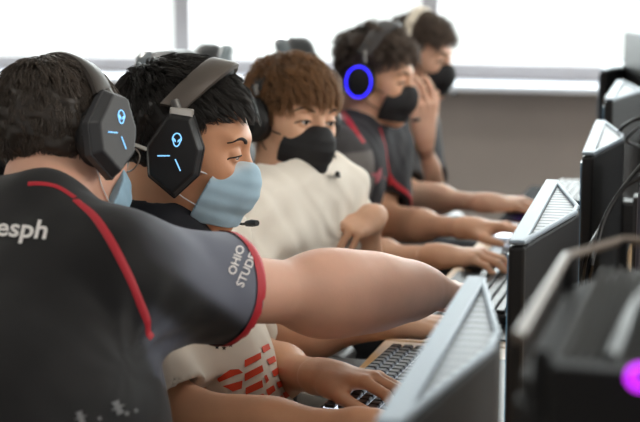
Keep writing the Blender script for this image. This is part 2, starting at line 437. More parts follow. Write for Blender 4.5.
def face_mask(P, H, colf, material, label, pleats=True, loop=(.8,.8,.8), near=(-1, 1), top=.003, back=.024, slim=0):
    L = lambda f: f
    S = Sdf()
    S.u(rcone((.101,0,-.022),(.101,0,-.045),.016,.019), .01).u(rcone((.101,0,-.045),(.077,0,-.106),.019,.021), .03)
    for y in (-1, 1):
        S.u(rcone((.098,y*.012,-.03),(.045,y*.056,-.030),.018,.014), .03)
        S.u(rcone((.094,y*.015,-.06),(.032,y*.058,-.055),.02,.014), .03)
        S.u(rcone((.075,y*.012,-.104),(.028,y*.050,-.082),.022,.017), .03)
    S.u(ell((.05,0,-.055),(.045,.058,.055)), .03)
    def post(Q, d):
        x, y, z = Q[:,0], Q[:,1], Q[:,2]; d = d+slim*np.clip((x-.02)/.05, 0, 1)
        d = np.maximum(d, -.104-z) if slim else d
        if pleats: d = d+.0005*np.sin((z+.12*(x-.1))*2*math.pi/.022)*np.clip((x-.03)/.03, 0, 1)
        d = d+.0006*noise3(Q, 120, 3)
        zt = top+.004-.55*np.clip(np.abs(y)-.006, 0, .05)+.20*np.clip(np.abs(y)-.03, 0, 1)
        d = np.maximum(d, (z-zt)*.9)
        xb = back+.038+.32*np.clip(z+.025, -.1, .02)
        return np.maximum(d, (xb-x)*.95)
    S.post = post
    v, f = S.mesh((0,-.085,-.15),(.15,.085,.02), .0022)
    c = np.array([colf(q) for q in v]); c = np.concatenate([c, np.ones((len(c),1))], 1)
    o = mesh_obj('face_mask', H.w(v), f, material, P, True, colors=c); o['label'] = label
    for y in near:
        b = MB()
        b.tube(spline([(back+.044,y*.057,-.030),(.030,y*.0745,-.022),(-.012,y*.080,.004)], 5), .0014, 6)
        b.tube(spline([(back+.028,y*.055,-.080),(.012,y*.0725,-.060),(-.010,y*.077,-.025)], 5), .0011, 6)
        b.build('ear_loop', mat('ear loop %.2f' % loop[0], loop, .7), o, True, local=False, xf=H.M())
    return o

FLATB = []
def shirt(P, J, H, name, material, colf, sleeveR=.62, sleeveL=.62, hem=None, sr=.062, extra=None, wr=.004, neck_r=.064, h=.005, seed=1, infl=.014, lo=None, hi=None, cutfn=None, neck_cut=.055):
    S = Sdf(); torso_prims(S, J, infl, .07)
    Hh = J['H']; N = J['N']
    if extra: extra(S)
    for A, E, t in ((J['SR'], J['ER'], sleeveR), (J['SL'], J['EL'], sleeveL)):
        e = lerp(A, E, t+.25); S.u(rcone(A, e, sr, sr*1.08), .045)
    for A, E, t in ((J['SR'], J['ER'], sleeveR), (J['SL'], J['EL'], sleeveL)):
        if t >= 1.0: continue
        q = lerp(A, E, t); ax = unit(E-A)
        lim = ell(lerp(A, E, t+.5), (.2,.2,.2))
        # remove the sleeve beyond the cuff and hollow its end so that the arm comes out of it
        cp = plane(q, -ax); L = np.linalg.norm(E-A)
        def beyond(Pt, q=q, ax=ax, L=L):
            rel = Pt-q; a = rel@ax; rad = np.linalg.norm(rel-a[:,None]*ax, axis=1)
            return np.maximum(-a, rad-.115)
        S.sub(beyond, .003); S.sub(rcone(lerp(A, E, t-.14), lerp(A, E, t+.3), sr-.008, sr-.004), .003)
    nd = unit(H.c+H.R@V(-.02,0,-.06)-N)
    S.sub(rcone(N+nd*(neck_cut-.04), N+nd*.3, neck_r-.006, neck_r+.03), .01)
    if cutfn: cutfn(S)
    zh = hem if hem is not None else Hh[2]-.06
    S.cut(plane((0,0,zh),(0,0,-1)), .004)
    axs = [(J['SR'], J['ER']), (J['SL'], J['EL'])]
    def post(Pt, d):
        w = wr*.55*noise3(Pt*np.array([1,1,.55]), 34, seed)+wr*.3*noise3(Pt, 75, seed+3)
        # drag lines that radiate from the arm pits
        for A, E in axs:
            q = Pt-(A-V(0,0,.07)); rr = np.linalg.norm(q, axis=1)+1e-6; ang = np.arctan2(q[:,2], q@unit(V(1,.4,0)))
            w = w+wr*.7*np.exp(-(rr/.13)**2)*np.sin(ang*9+seed+rr*25)*np.clip(rr/.05, 0, 1)
        return d+w
    S.post = post
    lo = lo if lo is not None else np.minimum.reduce([J[k] for k in ('SR','SL','H','N')])-V(.26,.26,.12)
    hi = hi if hi is not None else np.maximum.reduce([J[k] for k in ('SR','SL','H','N')])+V(.26,.26,.12)
    lo[2] = zh-.02
    v, f = S.mesh(lo, hi, h)
    c = colf(v); c = np.concatenate([c, np.ones((len(c),1))], 1)
    o = mesh_obj(name, v, f, material, P, True, colors=c)
    return o, v, f, bvh(v, f)

def ribbon(name, B, pts, width, m, parent, off=.0015, n=6, thick=.0):
    """a sewn strip that lies on the cloth: pts are points near the surface"""
    P = spline(pts, n); S = []; N = []
    for p in P:
        loc, nr, _, _ = B.find_nearest(Vector(p)); S.append(V(*loc)); N.append(unit(V(*nr)))
    S2 = [S[0]]+[(S[i-1]+2*S[i]+S[i+1])/4 for i in range(1, len(S)-1)]+[S[-1]]
    N2 = [unit(sum(N[max(0,i-2):i+3])) for i in range(len(N))]
    vs = []; K = 5
    for i, (p, nn) in enumerate(zip(S2, N2)):
        d = unit(S2[min(i+1, len(S2)-1)]-S2[max(i-1, 0)]); w = unit(np.cross(d, nn)); ww = width[min(i, len(width)-1)] if hasattr(width, '__len__') else width
        for k in range(K):
            q = p+w*ww*(k/(K-1)-.5); loc, nr, _, _ = B.find_nearest(Vector(q)); vs.append(V(*loc)+unit(V(*nr))*off*(1 if 0 < k < K-1 else .2))
    fs = [(i*K+k, i*K+k+1, (i+1)*K+k+1, (i+1)*K+k) for i in range(len(P)-1) for k in range(K-1)]
    return mesh_obj(name, np.array(vs), fs, m, parent, True)

def drape(name, B, verts2, faces, org, U, Vv, m, parent, off=.0018, sub=1):
    """lays a flat outline (verts2 in the U,V plane at org) on the surface below it by casting along -n"""
    org = V(*org); n = unit(np.cross(U, Vv)); vs = []
    bm = bmesh.new(); bv = [bm.verts.new((x, y, 0)) for x, y in verts2]
    for f in faces:
        try: bm.faces.new([bv[i] for i in f])
        except ValueError: pass
    bmesh.ops.triangulate(bm, faces=bm.faces[:])
    for _ in range(sub): 
        long = [e for e in bm.edges if e.calc_length() > .006]
        if long: bmesh.ops.subdivide_edges(bm, edges=long, cuts=1, use_grid_fill=False); bmesh.ops.triangulate(bm, faces=bm.faces[:])
    for v in bm.verts:
        p = org+U*v.co.x+Vv*v.co.y+n*.15; hit = B.ray_cast(Vector(p), Vector(-n), .4)
        q = V(*hit[0])+n*off if hit[0] is not None else org+U*v.co.x+Vv*v.co.y
        vs.append(q)
    bm.verts.index_update(); fs = [[v.index for v in f.verts] for f in bm.faces]; bm.free()
    return mesh_obj(name, np.array(vs), fs, m, parent, False)
def text_outline(txt, size, spacing=1.0, bold=.0, shear=0):
    c = bpy.data.curves.new('t', 'FONT'); c.body = txt; c.size = size; c.space_character = spacing; c.offset = bold; c.shear = shear; c.resolution_u = 3
    o = bpy.data.objects.new('t', c); COL.objects.link(o); dg = bpy.context.evaluated_depsgraph_get(); dg.update()
    me = bpy.data.meshes.new_from_object(o.evaluated_get(dg)); v = [(q.co.x, q.co.y) for q in me.vertices]; f = [list(p.vertices) for p in me.polygons]
    bpy.data.objects.remove(o); bpy.data.curves.remove(c); bpy.data.meshes.remove(me); return v, f

def trousers(P, J, yaw, m, h=.008, spread=.09):
    f = V(math.cos(yaw), math.sin(yaw), 0); lat = V(-f[1], f[0], 0); H = J['H'].copy(); S = Sdf(); ank = []
    fl = .44
    for s in (-1, 1):
        hip = H+lat*s*.085+V(0,0,-.04); knee = hip+f*fl+lat*s*spread*.6; knee[2] = .50; an = knee+f*.03; an[2] = .12
        S.u(rcone(hip, knee, .088, .062), .05); S.u(rcone(knee, an, .062, .048), .03); ank.append(an)
    S.u(rcone(H+lat*.07, H-lat*.07, .125, .125), .05); S.u(rcone(H, H+V(0,0,.05), .12, .11), .05)
    S.cut(plane((0,0,.11),(0,0,-1)), .002); S.cut(plane((0,0,H[2]+.07),(0,0,1)), .002)
    S.post = lambda Q, d: d+.004*noise3(Q, 30, 5)
    v, q = S.mesh(H+V(-.75,-.75,-.6)*V(1,1,0)+V(0,0,.08-H[2]), H+V(.75,.75,.2), h)
    mesh_obj('trousers', v, q, m, P, True)
    for an in ank:
        S = Sdf(); t = an.copy(); t[2] = .045
        S.u(rcone(t-f*.05, t+f*.14, .042, .036), .03); S.u(rcone(t, an, .04, .042), .03); S.cut(plane((0,0,.002),(0,0,-1)), .002)
        S.cut(plane((0,0,.105),(0,0,1)), .004)
        v, q = S.mesh(t-V(.25,.25,.06), t+V(.25,.25,.12), .007); mesh_obj('shoe', v, q, mat('shoe leather', s2l(32,32,35), .5), P, True)

def body(P, J, H, m, h=.003, armL=1.0, armR=1.0, hands=None, neck=.056, slit=.004):
    S = Sdf(); torso_prims(S, J, -.012, .05)
    N = J['N']; S.u(rcone(N-V(0,0,.03), H.w((-.022,0,-.055)), neck+.006, neck-.002), .03)
    arm_prims(S, J['SR'], J['ER'], J['WR'], armR); arm_prims(S, J['SL'], J['EL'], J['WL'], armL)
    head_sdf(S, H, slit=slit)
    for hd in hands or []: hand_sdf(S, **hd)
    pts = [J[k] for k in ('SR','SL','ER','EL','WR','WL','N')]+[H.c]
    lo = np.minimum.reduce(pts)-.20; hi = np.maximum.reduce(pts)+.20; lo[2] = max(lo[2], .62)
    S.cut(plane((0,0,lo[2]+.02),(0,0,-1)), .002)
    S.post = lambda Q, d: d+.0003*noise3(Q, 25, 11)
    v, f = S.mesh(lo, hi, h)
    return mesh_obj('body', v, f, m, P, True), v, f
# ------------------------------------------------------------------ the room
WALLY = 7.2; DESKZ = .74
M_wall = mat('wall paint', s2l(190,180,174), .85, noise=.06, nscale=3, bump=.1, bscale=300)
M_wallw = mat('light wall paint', s2l(205,200,194), .85, noise=.05, nscale=3)
M_floor = mat('floor carpet', s2l(92,88,86), .95, noise=.3, nscale=60, bump=.4, bscale=500)
M_ceil = mat('ceiling tile', s2l(225,224,220), .9, noise=.05, nscale=8)
M_frame = mat('window frame aluminium', s2l(168,165,168), .5, metal=0, noise=.04, nscale=5)
M_sill = mat('window sill laminate', s2l(238,243,255), .35, noise=.03, nscale=5)
def struct(name, b, m, parent=None, smooth=False):
    o = b.build(name, m, parent, smooth)
    if parent is None: o['kind'] = 'structure'
    return o
X0, X1, Y0, Y1 = -4.2, 3.2, -2.6, WALLY
struct('floor', MB().box(((X0+X1)/2, (Y0+Y1)/2, -.05), (X1-X0+.4, Y1-Y0+.4, .1)), M_floor)
struct('ceiling', MB().box(((X0+X1)/2, (Y0+Y1)/2, 2.85), (X1-X0+.4, Y1-Y0+.4, .1)), M_ceil)
struct('wall_left', MB().box((X0-.1, (Y0+Y1)/2, 1.4), (.2, Y1-Y0+.4, 2.8)), M_wallw)
struct('wall_right', MB().box((X1+.1, (Y0+Y1)/2, 1.4), (.2, Y1-Y0+.4, 2.8)), M_wallw)
zs = .835; zt = 2.55
wb = MB().box(((X0+X1)/2, Y1+.1, zs/2-.01), (X1-X0, .2, zs-.02)).box(((X0+X1)/2, Y1+.1, (zt+2.8)/2), (X1-X0, .2, 2.8-zt))
struct('wall_back', wb, M_wall)
struct('wall_front', MB().box(((X0+X1)/2, Y0-.1, .45), (X1-X0, .2, .9)).box(((X0+X1)/2, Y0-.1, 2.7), (X1-X0, .2, .2)), M_wallw)
M_glass = bpy.data.materials.new('window glass'); M_glass.use_nodes = True; tg = M_glass.node_tree; bg_ = tg.nodes['Principled BSDF']; bg_.inputs['Roughness'].default_value = .03
trn = tg.nodes.new('ShaderNodeBsdfTransparent'); trn.inputs['Color'].default_value = (.96,.985,.975,1); mx = tg.nodes.new('ShaderNodeMixShader'); mx.inputs[0].default_value = .05
tg.links.new(trn.outputs[0], mx.inputs[1]); tg.links.new(bg_.outputs[0], mx.inputs[2]); tg.links.new(mx.outputs[0], tg.nodes['Material Output'].inputs['Surface'])
# sill, rails, mullions
struct('trim_1', MB().box(((X0+X1)/2, Y1-.14, zs-.012), (X1-X0, .40, .030), .006), M_sill)
mull = [aty(182, 25, Y1)[0], aty(430, 25, Y1)[0]]; gap = mull[1]-mull[0]
xs = [mull[0]-2*gap, mull[0]-gap, mull[0], mull[1], mull[1]+gap, mull[1]+2*gap, mull[1]+3*gap]
xs = [x for x in xs if X0 < x < X1]; edges = [X0]+xs+[X1]
for i in range(len(edges)-1):
    a, b = edges[i], edges[i+1]
    fr = MB(); z0 = zs+.006; rail = .075
    fr.box(((a+b)/2, Y1+.03, z0+rail/2), (b-a, .07, rail), .004).box(((a+b)/2, Y1+.03, zt-.03), (b-a, .07, .06), .004)
    fr.box((a+.022, Y1+.03, (z0+zt)/2), (.044, .07, zt-z0), .004).box((b-.022, Y1+.03, (z0+zt)/2), (.044, .07, zt-z0), .004)
    w = struct('window_%d' % (i+1), fr, M_frame)
    g = MB().box(((a+b)/2, Y1+.045, (z0+zt)/2), (b-a-.06, .006, zt-z0-.08)).build('window_pane', M_glass, w)
# the blank bright sky and haze beyond the panes
bg = bpy.data.materials.new('hazy daylight'); bg.use_nodes = True; t = bg.node_tree; t.nodes.clear()
e = t.nodes.new('ShaderNodeEmission'); o_ = t.nodes.new('ShaderNodeOutputMaterial'); n = t.nodes.new('ShaderNodeTexNoise'); n.inputs['Scale'].default_value = .5; n.inputs['Detail'].default_value = 4
tc = t.nodes.new('ShaderNodeTexCoord'); t.links.new(tc.outputs['Object'], n.inputs['Vector'])
r_ = t.nodes.new('ShaderNodeValToRGB'); r_.color_ramp.elements[0].position = .3; r_.color_ramp.elements[1].position = .7
r_.color_ramp.elements[0].color = (*s2l(236,243,238),1); r_.color_ramp.elements[1].color = (1,1,1,1)
t.links.new(n.outputs['Fac'], r_.inputs['Fac']); t.links.new(r_.outputs['Color'], e.inputs['Color']); e.inputs['Strength'].default_value = 1.35
t.links.new(e.outputs['Emission'], o_.inputs['Surface'])
sk = mesh_obj('sky_haze_backdrop', [(-9,12,-1),(8,12,-1),(8,12,7),(-9,12,7)], [(0,1,2,3)], bg); sk['kind'] = 'structure'

# ------------------------------------------------------------------ desks
M_wood = wood_mat(); M_blk = mat('black plastic', (.011,.011,.012), .45, spec=.35, bump=.05); M_blk2 = mat('dark grey plastic', (.035,.036,.04), .45, bump=.05)
M_metal = mat('dark powder coat', (.03,.03,.032), .5)
DX0, DX1 = -.585, .30
def desk(y0, y1, label, DX0=DX0):
    cy = (y0+y1)/2; t = empty('desk', ((DX0+DX1)/2, cy, 0), label, 'desk', 'desks joined in one long row'); w = DX1-DX0; L = y1-y0-.006
    MB().box((0,0,DESKZ-.0125), (w, L, .025), .003).build('desk_top', M_wood, t)
    for sx in (-1, 1):
        for sy in (-1, 1): MB().box((sx*(w/2-.06), sy*(L/2-.05), (DESKZ-.025)/2), (.05,.05,DESKZ-.025), .004).build('leg', M_metal, t)
    MB().box((0,-L/2+.05,.66), (w-.17,.03,.05), .003).build('cross_rail', M_metal, t)
    MB().box((0,L/2-.05,.66), (w-.17,.03,.05), .003).build('cross_rail', M_metal, t)
    return t
desk(.62, 2.52, 'light wood desk closest to the camera under the dark computer tower')
desk(2.52, 4.42, 'light wood desk farther along the row at the seats beyond the pointing hand')
desk(4.44, 6.2, 'light wood desk set back behind the row, under the farthest monitor', -.42)

# black desk mats
M_mat = mat('black cloth desk mat', (.014,.015,.018), .38, bump=.15, bscale=900)
def deskmat(x0, x1, y0, y1, label, m=None):
    b = MB().box(((x0+x1)/2, (y0+y1)/2, DESKZ+.002), (x1-x0, y1-y0, .004), .0015); o = b.build('desk_mat', m or M_mat); tag(o, label, 'desk mat', 'black desk mats')
deskmat(-.555,-.30,1.28,1.80,'black cloth desk mat at the near seat of the jersey player')
deskmat(-.562,-.235,1.93,2.43,'black cloth desk mat under the keyboard of the player in the pale blue mask')
deskmat(-.565,-.235,2.56,3.13,'black cloth desk mat under the hand of the brown haired player')
deskmat(-.54,-.235,3.15,3.68,'black cloth desk mat in front of the player with the blue ring headset')
deskmat(-.583,.05,3.80,4.416,'wide black cloth desk mat beneath the violet lit mouse at the far seat', mat('matt black desk mat', (.012,.012,.014), .9, spec=.15))

# ------------------------------------------------------------------ monitors
M_sil = mat('silver plastic trim', s2l(140,155,170), .45, metal=.15, spec=.6)
def vent_mat():
    m, t, b = nt('ribbed monitor vent'); tc = t.nodes.new('ShaderNodeTexCoord'); w = t.nodes.new('ShaderNodeTexWave'); w.wave_type = 'BANDS'; w.bands_direction = 'Y'
    w.inputs['Scale'].default_value = 13; t.links.new(tc.outputs['Object'], w.inputs['Vector'])
    r = t.nodes.new('ShaderNodeValToRGB'); r.color_ramp.elements[0].color = (*s2l(52,60,70),1); r.color_ramp.elements[1].color = (*s2l(112,122,136),1)
    t.links.new(w.outputs['Fac'], r.inputs['Fac']); t.links.new(r.outputs['Color'], b.inputs['Base Color'])
    bp = t.nodes.new('ShaderNodeBump'); bp.inputs['Strength'].default_value = .6; bp.inputs['Distance'].default_value = .002
    t.links.new(w.outputs['Fac'], bp.inputs['Height']); t.links.new(bp.outputs['Normal'], b.inputs['Normal']); b.inputs['Roughness'].default_value = .4; return m
def screen_mat():
    m, t, b = nt('lit game screen'); tc = t.nodes.new('ShaderNodeTexCoord'); n = t.nodes.new('ShaderNodeTexNoise'); n.inputs['Scale'].default_value = 9; n.inputs['Detail'].default_value = 6
    t.links.new(tc.outputs['Object'], n.inputs['Vector']); r = t.nodes.new('ShaderNodeValToRGB'); cr = r.color_ramp
    cr.elements[0].color = (.02,.04,.10,1); cr.elements[1].color = (.35,.5,.6,1); q = cr.elements.new(.5); q.color = (.10,.22,.30,1); cr.elements[0].position = .3; cr.elements[-1].position = .7
    t.links.new(n.outputs['Fac'], r.inputs['Fac']); t.links.new(r.outputs['Color'], b.inputs['Emission Color']); b.inputs['Emission Strength'].default_value = .5
    b.inputs['Base Color'].default_value = (.01,.01,.012,1); b.inputs['Roughness'].default_value = .25; return m
M_vent = vent_mat(); M_scr = screen_mat(); M_back = mat('satin grey monitor back', s2l(36,38,41), .6, spec=.15, noise=.08, nscale=4)
def monitor_mesh(loc, rz, ztop, label, W=.56, hgt=.285, D=.05, e=.022):
    t = empty('monitor', loc, label, 'monitor', 'monitors in a row along the desks', rz)
    # local: x away from the player, y along the row; z=0 at the desk
    zt_, zb = ztop-loc[2], ztop-loc[2]-hgt; h = W/2
    # slim front slab with rounded corners
    MB().box((e/2, 0, (zt_+zb)/2-.002), (e, W, hgt-.004), .005).build('bezel', M_blk, t)
    MB().box((-.001, 0, (zt_+zb)/2), (.003, W-.03, hgt-.035)).build('screen', M_scr, t)
    poly = [(e,-h+.004),(e+D,-.022),(e+D,.022),(e,h-.004)]
    b = MB().prism(poly, zb+.012, zt_-.003, .004); b.build('rear_shell', M_back, t)
    # silver strip along the screen edge, silver outline of the wedge, ribbed vent inside it
    s = MB().box((e*.5, 0, zt_+.001), (e, W, .006), .0025)
    def bar(p, q, w=.0065):
        p = V(*p, 0); q = V(*q, 0); m_ = (p+q)/2; L_ = np.linalg.norm(q-p); a = math.atan2(q[1]-p[1], q[0]-p[0])
        s.box((m_[0], m_[1], zt_+.0005), (L_+.004, w, .007), .0025, Matrix.Rotation(a, 3, 'Z'))
    bar((e-.004,-h+.008),(e+D-.004,-.022)); bar((e+D-.006,-.024),(e+D-.006,.024)); bar((e-.004,h-.008),(e+D-.004,.022))
    s.build('silver_trim', M_sil, t)
    MB().prism([(e+.001,-h+.02),(e+D-.008,-.02),(e+D-.008,.02),(e+.001,h-.02)], zt_-.006, zt_-.001).build('top_vent', M_vent, t)
    # stand
    MB().box((e+D+.012,0,(zb+zt_)/2-.02), (.03,.06,.08), .006).prism([(e+D+.02,-.03),(e+D+.05,-.022),(e+D+.05,.022),(e+D+.02,.03)], .012, (zb+zt_)/2+.03, .004).build('stand_neck', M_blk2, t)
    MB().prism([(-.01,-.13),(e+D+.08,-.07),(e+D+.08,.07),(-.01,.13),(.02,.03),(.02,-.03)], .0, .012, .003).build('stand_foot', M_blk2, t)
    return t
def monitor(pn, pf, h, label, W=.56, **k):
    """pn, pf: near and far end of the screen edge (xy)"""
    pn = V(*pn); pf = V(*pf); c = (pn+pf)/2; d = unit(pf-pn); rz = math.atan2(d[1], d[0])-math.pi/2
    return monitor_mesh((c[0], c[1], DESKZ), rz, CAMZ-h, label, W=float(np.linalg.norm(pf-pn)) if W is None else W, **k)

# ------------------------------------------------------------------ keyboards and mice
M_key = mat('black keycap', (.02,.02,.022), .35); M_glow = mat('white key glow', (.7,.8,1), .5, emit=(.8,.88,1), estr=1.2)
def keyboard(c, rz, label, glow=False, L=.44, body_m=None, white=False):
    t = empty('keyboard', (c[0], c[1], DESKZ+.0045), label, 'keyboard', None, rz)   # local: x away from the player, y along the row
    MB().box((0,0,.010), (.145, L, .018), .004).build('case', body_m or M_blk, t)
    kb = MB(); rows = 6; n = int(L/.0192)
    for i in range(rows):
        for j in range(n):
            if i == 0 and 5 < j < 11:
                if j != 6: continue
                kb.box((-.055+i*.0205, -L/2+.0165+8*.0192, .0235), (.0165,.09,.008), .002, seg=1); continue
            kb.box((-.055+i*.0205+(.004 if i == 5 else 0), -L/2+.0165+j*.0192, .0235), (.0165,.0165,.008), .002, seg=1)
    kb.build('keycaps', mat('pale keycap', s2l(205,215,225), .4) if white else M_key, t)
    if glow: MB().box((0,0,.0195), (.13, L-.02, .0012)).build('key_backlight', M_glow, t)
    return t
def mouse(c, rz, label, glowc=None, m=None):
    t = empty('computer_mouse', (c[0], c[1], DESKZ+.0045), label, 'mouse', None, rz)
    S = Sdf(); S.u(ell((0,0,.008),(.060,.032,.030)), .01).u(ell((-.02,0,.012),(.036,.031,.028)), .01); S.cut(plane((0,0,.001),(0,0,-1)), .002)
    v, f = S.mesh((-.08,-.05,-.01),(.08,.05,.06), .003); mesh_obj('shell', v, f, m or M_blk2, t, True, local=True)
    MB().cyl((.034,-.004,.031),(.034,.004,.031), .008, n=14).build('scroll_wheel', M_blk, t)
    if glowc: 
        MB().tube([(.05*math.cos(a)-.005, .033*math.sin(a), .014) for a in np.linspace(-2.9,2.9,24)], .0032, 6).build('light_strip', mat('mouse light %.1f' % glowc[0], glowc, .5, emit=glowc, estr=9), t)
    return t

# ------------------------------------------------------------------ chairs
M_lea = mat('black chair leather', (.022,.023,.026), .38, bump=.2, bscale=150); M_shell = mat('glossy grey chair shell', s2l(98,106,112), .25, coat=.5); M_fab = mat('charcoal chair cushion', (.03,.03,.033), .8, bump=.3, bscale=600)
def chair(loc, rz, label, top=1.235, shell=None):
    t = empty('gaming_chair', (loc[0], loc[1], 0), label, 'chair', 'gaming chairs along the desks', rz)      # local +x is forward
    S = Sdf(); S.u(rcone((-.15,.12,.44),(.17,.15,.44),.055,.05), .05).u(rcone((-.15,-.12,.44),(.17,-.15,.44),.055,.05), .05).u(rcone((-.15,0,.435),(.17,0,.435),.045,.045), .08)
    v, f = S.mesh((-.3,-.3,.34),(.3,.3,.54), .008); mesh_obj('seat', v, f, M_fab, t, True, local=True)
    def backf(off, th):
        def g(P):
            z = (P[:,2]-.48)/(top-.48); w = np.interp(z, [0,.15,.45,.70,.82,.92,.97,1.0], [.20,.235,.25,.21,.165,.125,.08,.03])
            xc = -.215-.13*z+.035*np.sin(z*3.2)+off+.35*P[:,1]**2
            a = np.abs(P[:,1])-w; b = np.abs(P[:,0]-xc)-th; c = np.maximum(P[:,2]-top, .48-P[:,2])
            q = np.maximum(a*.8, c)+.03; bb = b+.03*.6
            return np.minimum(np.maximum(q, bb), 0)+np.sqrt(np.maximum(q,0)**2+np.maximum(bb,0)**2)-.02
        return g
    S = Sdf(); S.u(backf(.012, .032), .001); v, f = S.mesh((-.5,-.34,.42),(-.06,.34,top+.06), .008); b1 = mesh_obj('backrest', v, f, M_lea, t, True, local=True)
    S = Sdf(); S.u(backf(-.030, .020), .001); v, f = S.mesh((-.5,-.34,.42),(-.06,.34,top+.06), .008); mesh_obj('back_shell', v, f, shell or M_shell, t, True, local=True)
    for s in (-1, 1):
        b = MB(); b.tube(spline([(-.08,s*.20,.41),(-.08,s*.285,.40),(-.08,s*.30,.46),(-.06,s*.30,.68)], 5), .017, 8)
        a = b.build('armrest', M_blk2, t, True)
        MB().box((0,s*.30,.695), (.27,.095,.032), .014, seg=4).build('arm_pad', mat('grey arm pad', s2l(38,40,44), .4), a, True)
    MB().cyl((0,0,.12),(0,0,.40),.028,n=16).cyl((0,0,.12),(0,0,.26),.04,n=16).build('gas_column', M_blk2, t, True)
    b = MB()
    for k in range(5):
        q = k*2*math.pi/5+.3; b.tube([(0,0,.12),(.16*math.cos(q),.16*math.sin(q),.11),(.30*math.cos(q),.30*math.sin(q),.075)], [.032,.026,.018], 8)
    bs = b.build('star_base', M_blk2, t, True)
    for k in range(5):
        q = k*2*math.pi/5+.3; x, y = .30*math.cos(q), .30*math.sin(q)
        MB().cyl((x-.02*math.sin(q),y+.02*math.cos(q),.028),(x+.02*math.sin(q),y-.02*math.cos(q),.028),.028,n=16).build('caster', M_blk, bs, True)
    return t
# ------------------------------------------------------------------ headsets
def arc_pts(rx, rz, cz, a0, a1, n=21, x=lambda a: 0):
    return [(x(a), rx*math.sin(a), cz+rz*math.cos(a)) for a in np.linspace(a0, a1, n)]
def band(b, pts, w, t):
    """flat strip along pts: width w in x, thickness t"""
    pts = [V(*p) for p in pts]; vs = []
    for i, p in enumerate(pts):
        d = unit(pts[min(i+1,len(pts)-1)]-pts[max(i-1,0)]); n = unit(np.cross(d, V(1,0,0))); ww = w[i] if hasattr(w, '__len__') else w
        for a, c in ((-1,-.6),(-.8,-1),(.8,-1),(1,-.6),(1,.6),(.8,1),(-.8,1),(-1,.6)): vs.append(p+V(1,0,0)*a*ww/2+n*c*t/2)
    fs = []; m = len(pts)
    for i in range(m-1):
        for k in range(8): fs.append((i*8+k, i*8+(k+1)%8, (i+1)*8+(k+1)%8, (i+1)*8+k))
    fs += [tuple(range(8))[::-1], tuple(range((m-1)*8, m*8))]; b.add(vs, fs); return b
HEXP = [(x*1.08, y*1.0-.002) for x, y in [(-.012,.062),(.020,.060),(.038,.014),(.034,-.026),(.004,-.062),(-.034,-.034),(-.040,.010)]]
